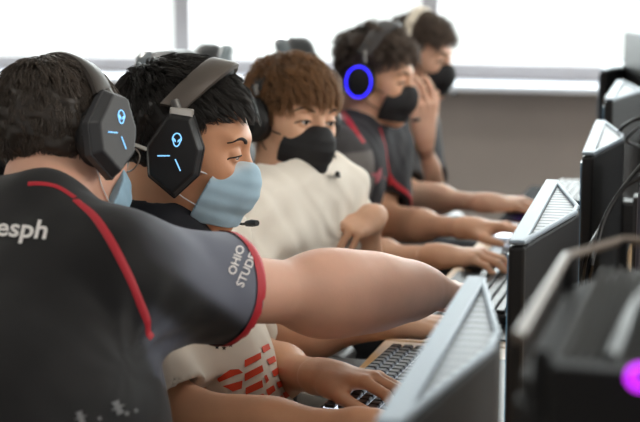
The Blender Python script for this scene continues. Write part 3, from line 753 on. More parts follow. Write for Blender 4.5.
def headset(H, label, style='hex', bandm=None, cupm=None, trim=None, ledm=None, mic=True, tilt=0.0, sides=(-1,1), hz=.128, ww=.042, mic_side=-1, cupx=-.006, dz=0, bx=-.010, cw=.094, lean=0):
    t = empty('headset', H.c, label, 'headset', 'gaming headsets worn by the players')
    XM = H.M(); bm_ = bandm or M_blk2; cm = cupm or M_blk
    b = MB(); A = 1.18; band(b, arc_pts(cw+.004, hz-.012, .012, -A, A, 25, lambda a: bx-.006*math.cos(a)+lean*max(0, math.cos(a)-.38)/.62), [ww*(.78+.22*math.cos(a)) for a in np.linspace(-A, A, 25)], .011)
    hb = b.build('headband', bm_, t, True, False, XM)
    b = MB(); band(b, arc_pts(cw-.004, hz-.022, .012, -.9, .9, 21, lambda a: bx-.006+lean*max(0, math.cos(a)-.38)/.62), ww*.8, .010); b.build('headband_cushion', M_blk, hb, True, False, XM)
    for s in sides:
        c = MB()
        F = Matrix([[1,0,0,cupx],[0,0,s,s*(cw-.012)],[0,1,0,-.006+dz],[0,0,0,1]])    # local cup frame: (u,v,out)
        R_ = Matrix.Rotation(tilt, 4, 'Z')
        MF = F@R_
        if style == 'hex':
            c.prism(HEXP, .006, .020, .002, MF, -.02); c.prism([(x*1.0, y*1.0) for x, y in HEXP], .018, .036, .003, MF, .14)
        else:
            ci = [(.040*math.cos(a), .046*math.sin(a)) for a in np.linspace(0, 2*math.pi, 33)[:-1]]
            c.prism(ci, .004, .018, .002, MF, 0); c.prism(ci, .016, .032, .003, MF, .18)
        cup = c.build('ear_cup', cm, t, style != 'hex', False, XM)
        ci = [(.036*math.cos(a)-.002, .044*math.sin(a)) for a in np.linspace(0, 2*math.pi, 29)[:-1]]
        MB().prism(ci, -.016, .008, .006, MF, 0).build('ear_cushion', mat('soft black ear cushion', (.014,.014,.015), .55), cup, True, False, XM)
        # yoke between the cup and the band
        y = MB(); end = V(bx, s*(cw+.004)*math.sin(1.18), .012+(hz-.012)*math.cos(1.18))
        topc = V(*(MF@Vector((.004,.050,.014)))); e2 = end+V(0, s*.002, .010)
        y.tube([topc, lerp(topc, e2, .5)+V(0,s*.003,0), e2], .0065, 8)
        y.build('slider', mat('brushed grey slider', s2l(120,118,116), .35, metal=.6), cup, True, False, XM)
        if trim is not None: MB().box((0,0,0), (.034,.013,.012), .002).build('silver_plate', trim, cup, False, False, XM@MF@Matrix.Translation((.004,.060,.017)))
        if ledm is not None:
            g = MB()
            if style == 'hex':
                zz = .0365
                hd = [(.0075*math.sin(a)*(1.0 if math.cos(a) > -.2 else .78), .0105*math.cos(a)+(.0 if math.cos(a) > 0 else -.001), zz) for a in np.linspace(0, 2*math.pi, 25)[:-1]]
                g.tube([(x*.85+.004, y_*.85+.022, z_) for x, y_, z_ in hd], .0009, 6, closed=True)
                for sg in (-1, 1): g.prism([(.004+sg*.0055,.0245),(.004+sg*.0045,.0205),(.004+sg*.0012,.0180),(.004+sg*.0018,.0215)], zz-.001, zz+.001)
                for (x0, y0), (x1, y1) in (((-.022,-.004),(-.004,-.002)), ((.004,-.006),(.013,-.022))):
                    g.tube([(x0,y0,zz),(x1,y1,zz)], .0009, 6)
            else: g.tube([(.035*math.cos(a), .0405*math.sin(a), .0315) for a in np.linspace(0, 2*math.pi, 41)[:-1]], .0022, 8, closed=True)
            g.build('light', ledm, cup, True, False, XM@MF)
    if mic:
        s = mic_side; p0 = (cupx+.02, s*(cw+.004), -.045); b = MB(); b.tube(spline([p0,(.055,s*(cw-.004),-.085),(.095,s*.065,-.105),(.118,s*.040,-.098)], 6), .0022, 6)
        mm = b.build('microphone_boom', M_blk, t, True, False, XM); MB().tube([(.112,s*.046,-.101),(.121,s*.036,-.097),(.130,s*.028,-.094)], [.0045,.0058,.0045], 10).build('microphone', M_blk, mm, True, False, XM)
    return t

LED = mat('pale blue light', (.2,.5,.9), .4, emit=(.25,.62,1.0), estr=.95); LEDB = mat('deep blue ring light', (.02,.02,.9), .4, emit=(.03,.02,1.0), estr=2.6)
PLATE = mat('silver nameplate', s2l(200,196,190), .3, metal=.5)

SKIN = dict(rough=.52, noise=.10, nscale=18, bump=.06, bscale=260, sss=.12)
def cloth(name, rough=.85): return mat(name, (1,1,1), rough, vcol=True, bump=.12, bscale=900, sheen=.08, spec=.25)
def flat(c): return lambda v: np.tile(np.array(c), (len(v), 1))

def make_person(label, J, H, skin, head_hair, brow=None, hands=None, sl=(.62,.62), colf=None, shirt_m=None, shirt_name='t_shirt', pants=(.05,.05,.055), yaw=0, lids_eyes=(-1,1), armR=1, armL=1, h=.003, look=.1, shirt_kw={}, eye=True, neck=.056, brow_sides=None, slit=.004):
    P = empty('person', (J['H'][0], J['H'][1], 0), label, 'person')
    bd, bv, bf = body(P, J, H, skin, h, armL, armR, hands, neck, slit); BB = bvh(bv, bf)
    head_hair(P, H)
    if eye: eyes(P, H, lids_eyes, look=look); brows(P, H, mat('eyebrow hair %.3f' % (brow or (.015,.01,.008))[0], brow or (.015,.01,.008), .8), lids_eyes, B=BB); lashes(P, H, mat('eyelash', (.01,.008,.007), .8), lids_eyes, B=BB, dz=-.001)
    so = shirt(P, J, H, shirt_name, shirt_m, colf, sl[0], sl[1], **shirt_kw)
    trousers(P, J, math.radians(yaw), mat('trouser cloth %.3f' % pants[0], pants, .85, noise=.2, nscale=40, bump=.2, bscale=600))
    print('person', round(time.time()-T0, 1)); return P, so, BB
# ------------------------------------------------------------------ player 2: pale blue mask, white jersey
def J2(H, N, SR, SL, ER, EL, WR, WL): return dict(H=V(*H), N=V(*N), SR=V(*SR), SL=V(*SL), ER=V(*ER), EL=V(*EL), WR=V(*WR), WL=V(*WL))
CREAM = s2l(222,212,198); NAVY = (.012,.013,.018)
def p_two():
    H = Head(at(184,145,2.24), 9, 12, -4, 1.0)
    J = J2((-.765,2.16,.56), at(158,226,2.22), (-.89,1.955,.94), (-.84,2.30,.955), at(185,432,2.04), (-.80,2.41,.705), atz(372,430,.79), atz(325,377,.79))
    hands = [dict(W=J['WR'], d=V(1,.05,-.05), nrm=V(0,0,1), side=1, curl=(.35,.35,.35,.4)),
             dict(W=J['WL'], d=V(.93,-.30,.10), nrm=V(-.05,.1,1), side=-1, curl=(.42,.40,.42,.45), spread=.10, thumb=(.55,.15))]
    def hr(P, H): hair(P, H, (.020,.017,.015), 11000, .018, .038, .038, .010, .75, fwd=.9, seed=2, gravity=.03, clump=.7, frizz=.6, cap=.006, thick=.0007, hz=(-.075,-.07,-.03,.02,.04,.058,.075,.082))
    def colf(v):
        c = np.tile(np.array(CREAM), (len(v),1)); d = np.linalg.norm(v-J['N'], axis=1)
        x = d+.6*np.clip(v[:,2]-J['N'][2]+.02, -.2, .2)*0-.25*np.clip(J['N'][2]-v[:,2], 0, 1)
        c[x < .085] = NAVY; return c
    P, so, bb = make_person('seated person in white jersey with pale blue surgical mask and light-up headset', J, H, mat('tan skin', s2l(206,150,114), **SKIN), hr, hands=hands, sl=(.80,.80), colf=colf, shirt_m=cloth('white jersey cloth'), shirt_name='jersey', yaw=0, h=.0026, look=.35, armR=1.0, armL=.93, slit=.0026)
    face_mask(P, H, lambda q: lerp(V(*s2l(158,188,206)), V(*s2l(208,218,224)), 1/(1+math.exp(-(q[2]+.001+.55*max(0, abs(q[1])-.006))/.0016))), mat('pale blue pleated mask', (1,1,1), .75, vcol=True, bump=.05), 'pale blue pleated surgical mask', slim=.003, top=.006)
    headset(H, 'black headset with pale blue lights on the head of the player in the white jersey', 'hex', mat('taupe headband', s2l(92,84,78), .45, metal=.3), M_blk, PLATE, LED, tilt=.12, cupx=.008, hz=.133, mic_side=1, lean=.050)
    # printed front: red striped emblem and small dark stars
    o, v, f, B = so; red = mat('red jersey print', s2l(205,62,28), .7); U = unit(V(.42,.88,.0)); W = unit(V(-.25,.0,.97)); 
    return P, so, J, H
def poly_decal(name, B, polys, org, U, W, m, P, **k):
    vs = []; fs = []
    for p in polys: fs.append(list(range(len(vs), len(vs)+len(p)))); vs += p
    return drape(name, B, vs, fs, org, U, W, m, P, **k)
# pixels -> polygons lying on a cloth surface: used once to read the print positions off the photograph
def on_surface(B, px, py):
    r = raydir(px, py); h = B.ray_cast(Vector((0,0,CAMZ)), Vector(unit(r)), 10); return None if h[0] is None else V(*h[0])
def print_patch(name, B, polys, m, P, off=.0018, sub=4):
    vs = []; fs = []; n = None
    for p in polys:
        bm = bmesh.new(); q = [bm.verts.new((x, y, 0)) for x, y in p]; bm.faces.new(q); bmesh.ops.triangulate(bm, faces=bm.faces[:])
        for _ in range(sub):
            lg = [e for e in bm.edges if e.calc_length() > 4]
            if lg: bmesh.ops.subdivide_edges(bm, edges=lg, cuts=1); bmesh.ops.triangulate(bm, faces=bm.faces[:])
        bm.verts.index_update(); base = len(vs); H_ = []
        for v in bm.verts:
            r = unit(raydir(v.co.x, v.co.y)); h = B.ray_cast(Vector((0,0,CAMZ)), Vector(r), 10)
            H_.append(None if h[0] is None else V(*h[0])+V(*h[1])*off*(1 if np.dot(V(*h[1]), r) < 0 else -1))
        for f in bm.faces:
            ii = [v.index for v in f.verts]
            if all(H_[i] is not None for i in ii) and max(np.linalg.norm(H_[ii[0]]-H_[j]) for j in ii) < .04: fs.append([i+base for i in ii])
        vs += [h if h is not None else V(0,0,-1) for h in H_]; bm.free()
    used = sorted({i for f in fs for i in f}); mp = {a: b for b, a in enumerate(used)}
    if not used: print('EMPTY PRINT', name); return None
    return mesh_obj(name, np.array([vs[i] for i in used]), [[mp[i] for i in f] for f in fs], m, P)
def text_px(txt, x, y, size, ang, squash=1.0, spacing=1.0, bold=0.0, shear=0):
    v, f = text_outline(txt, 1.0, spacing, bold, shear); c, s = math.cos(ang), math.sin(ang)
    return [[(x+(v[i][0]*squash*c+v[i][1]*s)*size, y+(v[i][0]*squash*s-v[i][1]*c)*size) for i in g] for g in f]

P2, so2, Jn2, H2 = p_two()
def star(x, y, r, n=5, inner=.42, rot=0): return [(x+r*(1 if k % 2 == 0 else inner)*math.sin(rot+k*math.pi/n), y-r*(1 if k % 2 == 0 else inner)*math.cos(rot+k*math.pi/n)) for k in range(2*n)]

# ------------------------------------------------------------------ player 3: white t-shirt, brown hair, black mask
def p_three():
    H = Head(at(292,119,3.0), -36, 2, -6, .97)
    J = J2((-.94,2.82,.55), (-.86,2.80,.950), (-.915,2.60,.918), (-.80,2.96,.925), (-.83,2.50,.72), at(348,286,3.06), atz(388,322,.79), at(371,218,2.97))
    dn = unit(V(-.50,-.35,-.65))
    hands = [dict(W=J['WR'], d=V(.98,.1,-.05), nrm=V(0,0,1), side=1, curl=(.3,.3,.32,.35)),
             dict(W=J['WL'], d=unit(-CR*.50-CF*.62-V(0,0,.10)), nrm=unit(V(0,0,.85)+CR*.30-CF*.15), side=-1, curls=[(.75,.5,.3),(.95,.5,.3),(1.05,.55,.35),(1.1,.6,.4)], spread=.05, thumb=(.45,.3), s=.92, k=.003)]
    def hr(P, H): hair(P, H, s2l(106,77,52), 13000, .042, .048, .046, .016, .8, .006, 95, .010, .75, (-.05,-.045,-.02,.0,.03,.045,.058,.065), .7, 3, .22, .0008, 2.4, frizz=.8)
    P, so, bb = make_person('seated person in plain white t-shirt with fluffy brown hair and black mask', J, H, mat('light skin', s2l(228,178,146), **SKIN), hr, (.03,.015,.008), hands, (.80,.78), flat(s2l(246,238,226)), cloth('off white cotton'), 't_shirt', s2l(112,106,100), -15, h=.0028, look=.3, shirt_kw=dict(wr=.013, seed=5, sr=.072, infl=.020, neck_cut=.035, neck_r=.074))
    face_mask(P, H, lambda q: V(.012,.012,.014), mat('black mask cloth', (1,1,1), .7, vcol=True, bump=.05), 'black pleated face mask', slim=.003, loop=(.01,.01,.01))
    headset(H, 'plain black headset half hidden in fluffy brown hair', 'round', M_blk, M_blk, None, None, hz=.122, mic=True, mic_side=1, cw=.092)
    return P, so, J, H
P3, so3, Jn3, H3 = p_three()

# ------------------------------------------------------------------ player 4: blue ring headset
def p_four():
    H = Head(at(376,77,3.80), -6, 9, 0, .94)
    J = J2((-.96,3.66,.55), (-.93,3.66,.975), at(333,158,3.57), (-.905,3.85,.94), at(343,258,3.42), at(385,224,3.74), atz(438,256,.795), atz(468,228,.79))
    hands = [dict(W=J['WR'], d=V(1,-.05,.06), nrm=V(0,0,1), side=1, curl=(.38,.36,.38,.42), spread=.07),
             dict(W=J['WL'], d=V(.97,-.05,.08), nrm=V(0,.1,1), side=-1, curl=(.40,.40,.42,.45), spread=.07)]
    def hr(P, H): hair(P, H, (.075,.055,.043), 8000, .022, .045, .045, .020, .8, .010, 150, .007, .4, seed=4, gravity=.08, clump=.85, frizz=.7, thick=.0009, tip=2.2, hz=(-.075,-.07,-.03,.015,.04,.06,.075,.08))  # paler strands and tips put window light into the hair colour
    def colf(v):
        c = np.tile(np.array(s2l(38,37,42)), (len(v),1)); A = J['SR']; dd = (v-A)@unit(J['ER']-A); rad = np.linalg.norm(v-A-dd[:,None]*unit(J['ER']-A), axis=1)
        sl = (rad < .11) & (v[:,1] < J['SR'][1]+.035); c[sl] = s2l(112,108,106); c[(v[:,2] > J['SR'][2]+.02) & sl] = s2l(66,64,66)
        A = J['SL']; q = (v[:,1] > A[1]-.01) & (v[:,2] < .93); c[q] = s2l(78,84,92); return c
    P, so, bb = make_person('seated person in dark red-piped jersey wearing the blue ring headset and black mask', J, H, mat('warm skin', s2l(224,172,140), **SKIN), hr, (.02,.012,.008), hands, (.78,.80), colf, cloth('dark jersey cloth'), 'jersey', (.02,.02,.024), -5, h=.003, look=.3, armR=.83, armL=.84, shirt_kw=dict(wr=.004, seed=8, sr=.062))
    face_mask(P, H, lambda q: V(.010,.010,.012), mat('black mask cloth', (1,1,1), .7), 'black face mask', pleats=False, slim=.004, loop=(.01,.01,.01))
    headset(H, 'black headset with a round glowing deep blue ring on the ear cup', 'round', mat('grey headband', s2l(70,66,66), .5), M_blk, None, LEDB, ww=.046, mic=True, mic_side=1, hz=.150, cw=.099, lean=.035)
    return P, so, J, H
P4, so4, Jn4, H4 = p_four()

# ------------------------------------------------------------------ player 5: far seat, hand raised to the mask
def p_five():
    H = Head(at(420,57,4.50), -14, 8, 0, .96)
    J = J2((-1.0,4.30,.55), (-.965,4.31,.98), (-.955,4.13,.94), (-.965,4.47,.94), at(403,197,4.10), at(430,197,4.30), atz(487,203,.79), at(424,138,4.17))
    hands = [dict(W=J['WR'], d=V(1,-.02,.05), nrm=V(0,0,1), side=1, curl=(.38,.36,.38,.42), spread=.07),
             dict(W=J['WL'], d=unit(V(-.02,-.08,1)), nrm=unit(V(.70,-.70,.1)), side=-1, curls=[(.3,.5,.4),(.45,.6,.4),(.6,.7,.4),(.7,.8,.4)], spread=.07, thumb=(.6,.2), s=1.05)]
    def hr(P, H): hair(P, H, (.085,.062,.048), 7000, .024, .045, .045, .018, .8, .008, 130, .007, .5, seed=6, gravity=.08, clump=.8, frizz=.6, thick=.0010, tip=2.0, hz=(-.075,-.07,-.03,.015,.04,.06,.075,.08))  # hair colour and tips lightened to stand in for light from the windows
    def colf(v):
        c = np.tile(np.array(s2l(44,44,48)), (len(v),1)); sl = v[:,1] < J['SR'][1]+.03; c[sl] = s2l(84,84,86); return c
    P, so, bb = make_person('seated person at the far end in dark grey jersey with hand raised to black mask', J, H, mat('fair skin', s2l(228,180,152), **SKIN), hr, (.03,.018,.01), hands, (.80,.8), colf, cloth('dark jersey cloth'), 'jersey', (.02,.02,.024), -10, h=.0032, look=.3, armR=.82, armL=.78, shirt_kw=dict(wr=.004, seed=9, sr=.066))
    face_mask(P, H, lambda q: V(.010,.010,.012), mat('black mask cloth', (1,1,1), .7), 'black face mask', pleats=False, slim=.004, loop=(.01,.01,.01))
    headset(H, 'black headset with a cream headband worn at the far end of the row', 'round', mat('cream headband', s2l(225,214,196), .6), M_blk, None, None, ww=.032, mic=True, mic_side=1, hz=.150, cw=.098)
    return P, so, J, H
P5, so5, Jn5, H5 = p_five()

# ------------------------------------------------------------------ player 1: back to the camera, pointing arm
SLATE = s2l(104,108,122); DARK = s2l(17,16,18); DBLK = s2l(8,8,10)
def p_one():
    H = Head(at(61,148,2.05), 67, 20, -13, .97)
    N = at(40,228,1.90); SR = at(126,282,1.80); ER = at(314,294,2.02); WR = at(428,290,2.18)
    SL = at(-100,240,1.98); Hh = at(-20,560,1.50); Hh[2] = .57
    J = J2(Hh, N, SR, SL, ER, SL+V(-.05,.05,-.28), WR, SL+V(.10,.24,-.22)); J['WL'][2] = .79
    pd = unit(at(492,291,2.34)-WR)
    hands = [dict(W=WR, d=pd, nrm=unit(V(-.1,-.35,.9)), side=1, curls=[(.12,.1,.05),(.9,1.0,.7),(1.1,1.1,.7),(1.2,1.1,.7)], spread=.03, thumb=(.35,.3)),
             dict(W=J['WL'], d=V(.8,.5,-.05), nrm=V(0,0,1), side=-1, curl=(.3,.3,.3,.35))]
    def hr(P, H): hair(P, H, (.056,.043,.034), 12000, .018, .028, .030, .008, .6, .002, 110, .005, .1, seed=1, gravity=.12, clump=.6, frizz=.8, tip=1.6, hz=(-.10,-.095,-.04,.015,.035,.05,.068,.075))
    ax = unit(ER-SR); L = np.linalg.norm(ER-SR); back = -CF
    def colf(v):
        c = np.tile(np.array(DARK), (len(v),1)); rel = v-SR; t = rel@ax; r = rel-t[:,None]*ax; vert = r[:,2]; rad = np.linalg.norm(r, axis=1)
        sl = (t > -.02) & (rad < .14)
        sm = lambda x, w=.0035: 1/(1+np.exp(-np.clip(x/w, -30, 30)))[:,None]
        line = .028-.42*(t-.0)                     # the black diagonal panel on the back of the sleeve
        s_ = lerp(np.array(s2l(40,40,46))[None], np.array(SLATE)[None], sm(t-.03, .015))
        s_ = lerp(s_, np.array(DBLK)[None], sm(line-vert)); s_ = lerp(s_, np.array(s2l(72,75,86))[None], sm(line-.055-vert))
        c = lerp(c, s_, sm(t+.02, .004)*(rad < .14)[:,None])
        return c
    def extra(S):
        S.u(rcone(lerp(N, Hh, .45)-CF*.03, Hh, .15, .17), .09)
    P, so, bb = make_person('person in dark red-piped jersey seen from behind, pointing with an outstretched arm', J, H, mat('pale skin', s2l(222,172,148), **SKIN), hr, None, hands, (.52,.7), colf, cloth('charcoal jersey cloth', .6), 'jersey', (.03,.03,.035), 60, h=.0028, eye=False, armR=1.04, shirt_kw=dict(wr=.0040, seed=12, sr=.069, extra=extra, h=.0045, infl=.02, hem=.50), neck=.060)
    face_mask(P, H, lambda q: V(*s2l(150,186,208)), mat('pale blue pleated mask', (1,1,1), .75), 'pale blue surgical mask seen at its edge')
    headset(H, 'black headset with pale blue lights on the head of the pointing player', 'hex', mat('dark taupe headband', s2l(62,56,52), .45, metal=.2), M_blk2, None, LED, tilt=.1, mic=False, dz=.010)
    # thin glasses
    g = empty('eyeglasses', H.w((.09,0,.01)), 'clear eyeglasses on the person with the outstretched arm', 'glasses'); gm = mat('grey glasses frame', s2l(120,118,112), .3, metal=.4)
    for s in (-1, 1):
        rim = [(.106-.10*abs(math.cos(a)*.024+.032)**1.2, s*(.032+.024*math.cos(a)), .004+.018*math.sin(a)) for a in np.linspace(0, 2*math.pi, 25)[:-1]]
        MB().tube(rim, .0012, 6, closed=True).build('lens_rim', gm, g, True, False, H.M())
        MB().box((.050,s*.0745,.012), (.092,.003,.006), .001).build('temple_arm', gm, g, False, False, H.M())
    MB().tube([(.103,-.009,.008),(.108,0,.012),(.103,.009,.008)], .0012, 6).build('bridge', gm, g, True, False, H.M())
    return P, so, J, H
P1, so1, Jn1, H1 = p_one()

# ------------------------------------------------------------------ writing, piping and prints on the clothes
def finish_prints():
    red = mat('red piping', s2l(178,28,44), .6); wht = mat('white jersey print', s2l(232,228,226), .6); B = so1[3]
    def rib(name, B, px, w, m, P, n=6):
        pts = [on_surface(B, *q) for q in px]; pts = [p for p in pts if p is not None]
        if len(pts) > 2: ribbon(name, B, pts, w, m, P, n=n)
        else: print('NO RIBBON', name)
    rib('red_piping', B, [(76,200),(90,212),(106,233),(122,262),(137,295),(148,325),(152,338)], .010, red, P1)
    rib('collar_piping', B, [(28,184),(45,184),(60,188),(76,198)], .008, red, P1)
    # red cuff: ring of geometry around the sleeve end
    SR, ER = Jn1['SR'], Jn1['ER']
    cuff('red_cuff', B, SR, ER, .52, .016, red, P1)
    print_patch('back_lettering', B, text_px('esph', -5, 236, 26, math.radians(4), 1.08, 1.0, .022, .15), wht, P1)
    print_patch('sleeve_lettering', B, text_px('OHIO', 234, 276, 11.5, math.radians(-70), 1.0, 1.0, .015)+text_px('STUDENT', 242, 288, 11.5, math.radians(-66), 1.0, 1.0, .015), wht, P1)
    print_patch('star_print', B, [star(80,418,7,6,.35,.2), star(117,408,8,6,.35,.1), star(126,414,3.5), star(135,411,3), star(99,419,3)], mat('grey star print', s2l(120,120,122), .7), P1)
    B2 = so2[3]; red2 = mat('orange red jersey print', s2l(214,66,30), .7)
    def sc(pl): return [[(180+x/4.136, 320+y/4.136) for x, y in p] for p in pl]
    P_ = [[(152,238),(205,205),(240,203),(258,218),(225,228),(165,256)], [(178,272),(255,250),(252,283),(215,296)],
          [(264,166),(330,134),(332,160),(264,196)], [(264,222),(336,186),(342,212),(264,254)], [(268,280),(336,248),(340,278),(268,310)], [(300,316),(340,304),(356,318),(350,332),(312,322)],
          [(334,112),(362,98),(371,120),(342,138)], [(354,165),(386,148),(394,172),(366,186)], [(376,212),(404,194),(412,220),(384,236)], [(394,260),(428,244),(435,268),(404,284)],
          [(344,232),(354,226),(364,250),(352,262)], [(352,288),(382,270),(392,292),(360,316)], [(376,336),(418,312),(432,332),(398,348)], [(420,304),(444,290),(452,314),(430,330)]]
    print_patch('chest_print', B2, sc(P_), red2, P2)
    print_patch('small_star_print', B2, sc([star(150,112,11), star(179,116,11), star(206,104,11), star(231,83,11), star(125,98,10), star(248,60,10)]), mat('black star print', (.01,.01,.012), .7), P2)
    B4 = so4[3]
    rib('red_collar', B4, [(340,112),(350,123),(358,134),(364,143)], .022, red, P4); rib('red_piping', B4, [(366,195),(360,190),(357,180),(362,170)], .010, red, P4)
    rib('red_front_piping', B4, [(380,128),(386,150),(388,165),(390,185)], .008, red, P4)
    cuff('red_cuff', B4, Jn4['SL'], Jn4['EL'], .80, .012, red, P4)
    print_patch('chest_logo', so4[3], [star(378,176,9,4,.4,.3)], mat('pinkish jersey print', s2l(170,90,100), .7), P4)
    B5 = so5[3]
    print_patch('chest_logo', B5, [[(398,147),(412,145),(413,149),(398,151)],[(398,153),(413,151),(413,157),(398,158)],[(399,161),(413,159),(413,163),(399,165)],[(400,167),(412,165),(412,168),(400,170)]], mat('white and red logo print', s2l(190,160,162), .7), P5)
    print_patch('sleeve_stripe', B5, [[(398,171),(410,169),(410,172),(398,174)]], red, P5)
def cuff(name, B, A, E, t, w, m, P, push=.002):
    ax = unit(E-A); L = np.linalg.norm(E-A); q = lerp(A, E, t)-ax*(w*.5+.001); u = unit(np.cross(ax, V(0,0,1))); v_ = np.cross(ax, u); vs = []; n = 64; K = 4
    for i in range(n):
        a = 2*math.pi*i/n; dr = math.cos(a)*u+math.sin(a)*v_
        for k in range(K):
            o = q+ax*w*(k/(K-1)-.5); h = B.ray_cast(Vector(o+dr*.13), Vector(-dr), .12); r = .13-h[3] if h[0] is not None else .07
            vs.append(o+dr*(r+push))
        for k in (1, 0): vs.append(vs[-1 if k else -2]-dr*.006 if k else q-ax*w*.5+dr*.05)
    S_ = K+2; fs = []
    for i in range(n):
        j = (i+1) % n
        for k in range(K): fs.append((i*S_+k, i*S_+k+1, j*S_+k+1, j*S_+k))
    return mesh_obj(name, np.array(vs), fs, m, P, True)
finish_prints()
# ------------------------------------------------------------------ monitors along the row
monitor((-.262,1.10), (-.287,1.645), .355, 'closest wedge-backed monitor with silver trim, blurred in front of the keyboard', W=.56, D=.045)
monitor((-.275,1.885), (-.297,2.43), .354, 'second closest monitor with wide silver wedge top beside the glowing mice', D=.050)
monitor((-.262,2.656), (-.290,3.22), .335, 'third monitor with a ribbed silver wedge top and purple glint on its back', D=.046)
monitor((-.300,3.52), (-.315,4.08), .315, 'fourth monitor of the row with a small silver wedge top against the wall', D=.055)
monitor((-.385,4.33), (-.385,4.89), .305, 'monitor at the far end of the row just below the window sill', D=.055)
# monitor of the facing row at the picture's edge
def facing():
    c = at(658,70,4.15); t = empty('monitor', (c[0], c[1], DESKZ), 'tall dark monitor of the facing row with a violet lit screen', 'monitor', None, math.radians(200))
    MB().box((.012,0,.30), (.022,.54,.32), .005).build('bezel', M_blk, t)
    MB().box((-.001,0,.30), (.003,.51,.29)).build('screen', mat('violet lit screen', (.05,.03,.08), .3, emit=(.45,.28,.6), estr=.8, noise=.6, nscale=12), t)
    MB().box((.035,0,.16), (.03,.06,.30), .006).build('stand_neck', M_blk2, t); MB().box((.03,0,.006), (.2,.24,.012), .003).build('stand_foot', M_blk2, t)
facing()
# ------------------------------------------------------------------ keyboards, mice
keyboard((-.485,2.19), math.radians(-3), 'black mechanical keyboard under the fingers of the player in the blue mask', glow=True, L=.37)
keyboard((-.43,2.86), 0, 'black keyboard with dark keys beneath the pointing fingertip', L=.40)
keyboard((-.43,3.50), 0, 'pale keyboard with white lit keys beside the glowing mouse', glow=True, L=.34, body_m=mat('pale keyboard case', s2l(190,198,210), .35), white=True)
keyboard((-.43,4.20), 0, 'dark keyboard at the far end of the row', L=.40)
mouse(atz(488,262,.76), 0, 'black mouse under the near hand of the player with the blue ring headset')
mouse(atz(507,232,.76), .1, 'white glowing mouse held by the player with the blue ring headset', (.8,.9,1.0), mat('white mouse shell', s2l(220,225,232), .3, emit=(.8,.9,1), estr=.3))
mouse(atz(528,208,.76), 0, 'mouse with violet light held by the farthest player', (.35,.08,1.0))
mouse((-.46,2.58), 0, 'small dark mouse by the hand of the brown haired player')

# ------------------------------------------------------------------ chairs
chair((-.775,2.84), math.radians(-2), 'grey-shelled gaming chair of the player in the plain white t-shirt', top=1.235)
chair((-.76,3.74), math.radians(17), 'slim dark gaming chair behind the player with the blue ring headset', top=1.225)
chair((-.68,2.15), 0, 'gaming chair of the player in the white jersey with red print', top=1.02)
chair((-1.02,4.33), 0, 'gaming chair of the player at the far end of the row', top=1.10)
chair((-.69,1.40), math.radians(55), 'gaming chair under the player seen from behind', top=.86)
c_ = at(211,60,3.75); chair((c_[0]-.31, c_[1]-.13, 0), math.radians(204), 'empty grey gaming chair standing behind the row of players', top=1.21, shell=mat('pale grey chair shell', s2l(130,142,148), .3, coat=.3))

# ------------------------------------------------------------------ computer towers
M_case = mat('matte black computer case', (.010,.010,.011), .65, spec=.2, bump=.05); M_rim = mat('taupe handle rim', s2l(112,100,90), .4, metal=.3); M_slat = mat('dark grey slats', (.055,.053,.051), .7, spec=.2)
def tower_near():
    y0, y1, x0, x1, zt_ = .93, 1.34, -.135, .12, 1.160; cy = (y0+y1)/2; cx = (x0+x1)/2
    t = empty('computer_tower', (cx, cy, DESKZ), 'black computer tower with a handle frame on top and violet ring light, blurred up close', 'computer tower')
    w, d, h = x1-x0, y1-y0, zt_-DESKZ; ch = .030
    pl = [(-w/2+ch*.6,-d/2),(w/2-ch*.6,-d/2),(w/2,-d/2+ch),(w/2,d/2-.09),(w/2-.04,d/2),(-w/2+.04,d/2),(-w/2,d/2-.09),(-w/2,-d/2+ch)]
    MB().prism(pl, .012, h-.045, .004).build('case', M_case, t)
    MB().prism([(x*.97, y*.97) for x, y in pl], h-.047, h-.030, .002).build('top_panel', M_case, t)
    sl = MB(); 
    for k in range(27): sl.box((-w/2+.03+k*(w-.06)/26, -.01, h-.024), (.0032, d-.10, .014), .001, seg=1)
    sl.build('top_slats', M_slat, t)
    r = MB(); r.tube([(x*.985, y*.985, h-.004) for x, y in [pl[i] for i in (2,3,4,5,6,7)]], .0042, 8); r.build('handle_frame', M_rim, t, True)
    for x, y in (pl[0], pl[1], pl[3], pl[4], pl[5], pl[6]): MB().cyl((x*.97,y*.97,h-.05),(x*.97,y*.97,h-.004),.006,n=8).build('handle_post', M_case, t)
    MB().prism([(x, -d/2-.012+0*z) for x, z in ()] or [(-w/2+.03,-d/2-.014),(w/2-.03,-d/2-.014),(w/2-.02,-d/2+.005),(-w/2+.02,-d/2+.012)], .03, h-.010, .003).build('front_panel', M_case, t)
    q = at(641,375,.90); mw = world_mat(t).inverted()@Vector(q); lx, lz = mw.x, mw.z
    MB().tube([(lx+.0065*math.cos(a), -d/2-.0155, lz+.0065*math.sin(a)) for a in np.linspace(0, 2*math.pi, 25)[:-1]], .0018, 8, closed=True).build('ring_light', mat('violet ring light', (.6,.05,.9), .4, emit=(.62,.02,1.0), estr=2.2), t, True)
    MB().cyl((lx,-d/2-.0150,lz),(lx,-d/2-.0165,lz),.0045,n=20).build('power_button', M_blk, t)
    for sx in (-1,1):
        for sy in (-1,1): MB().cyl((sx*w*.35,sy*d*.36,0),(sx*w*.35,sy*d*.36,.013),.012,n=12).build('foot', M_blk, t)
tower_near()
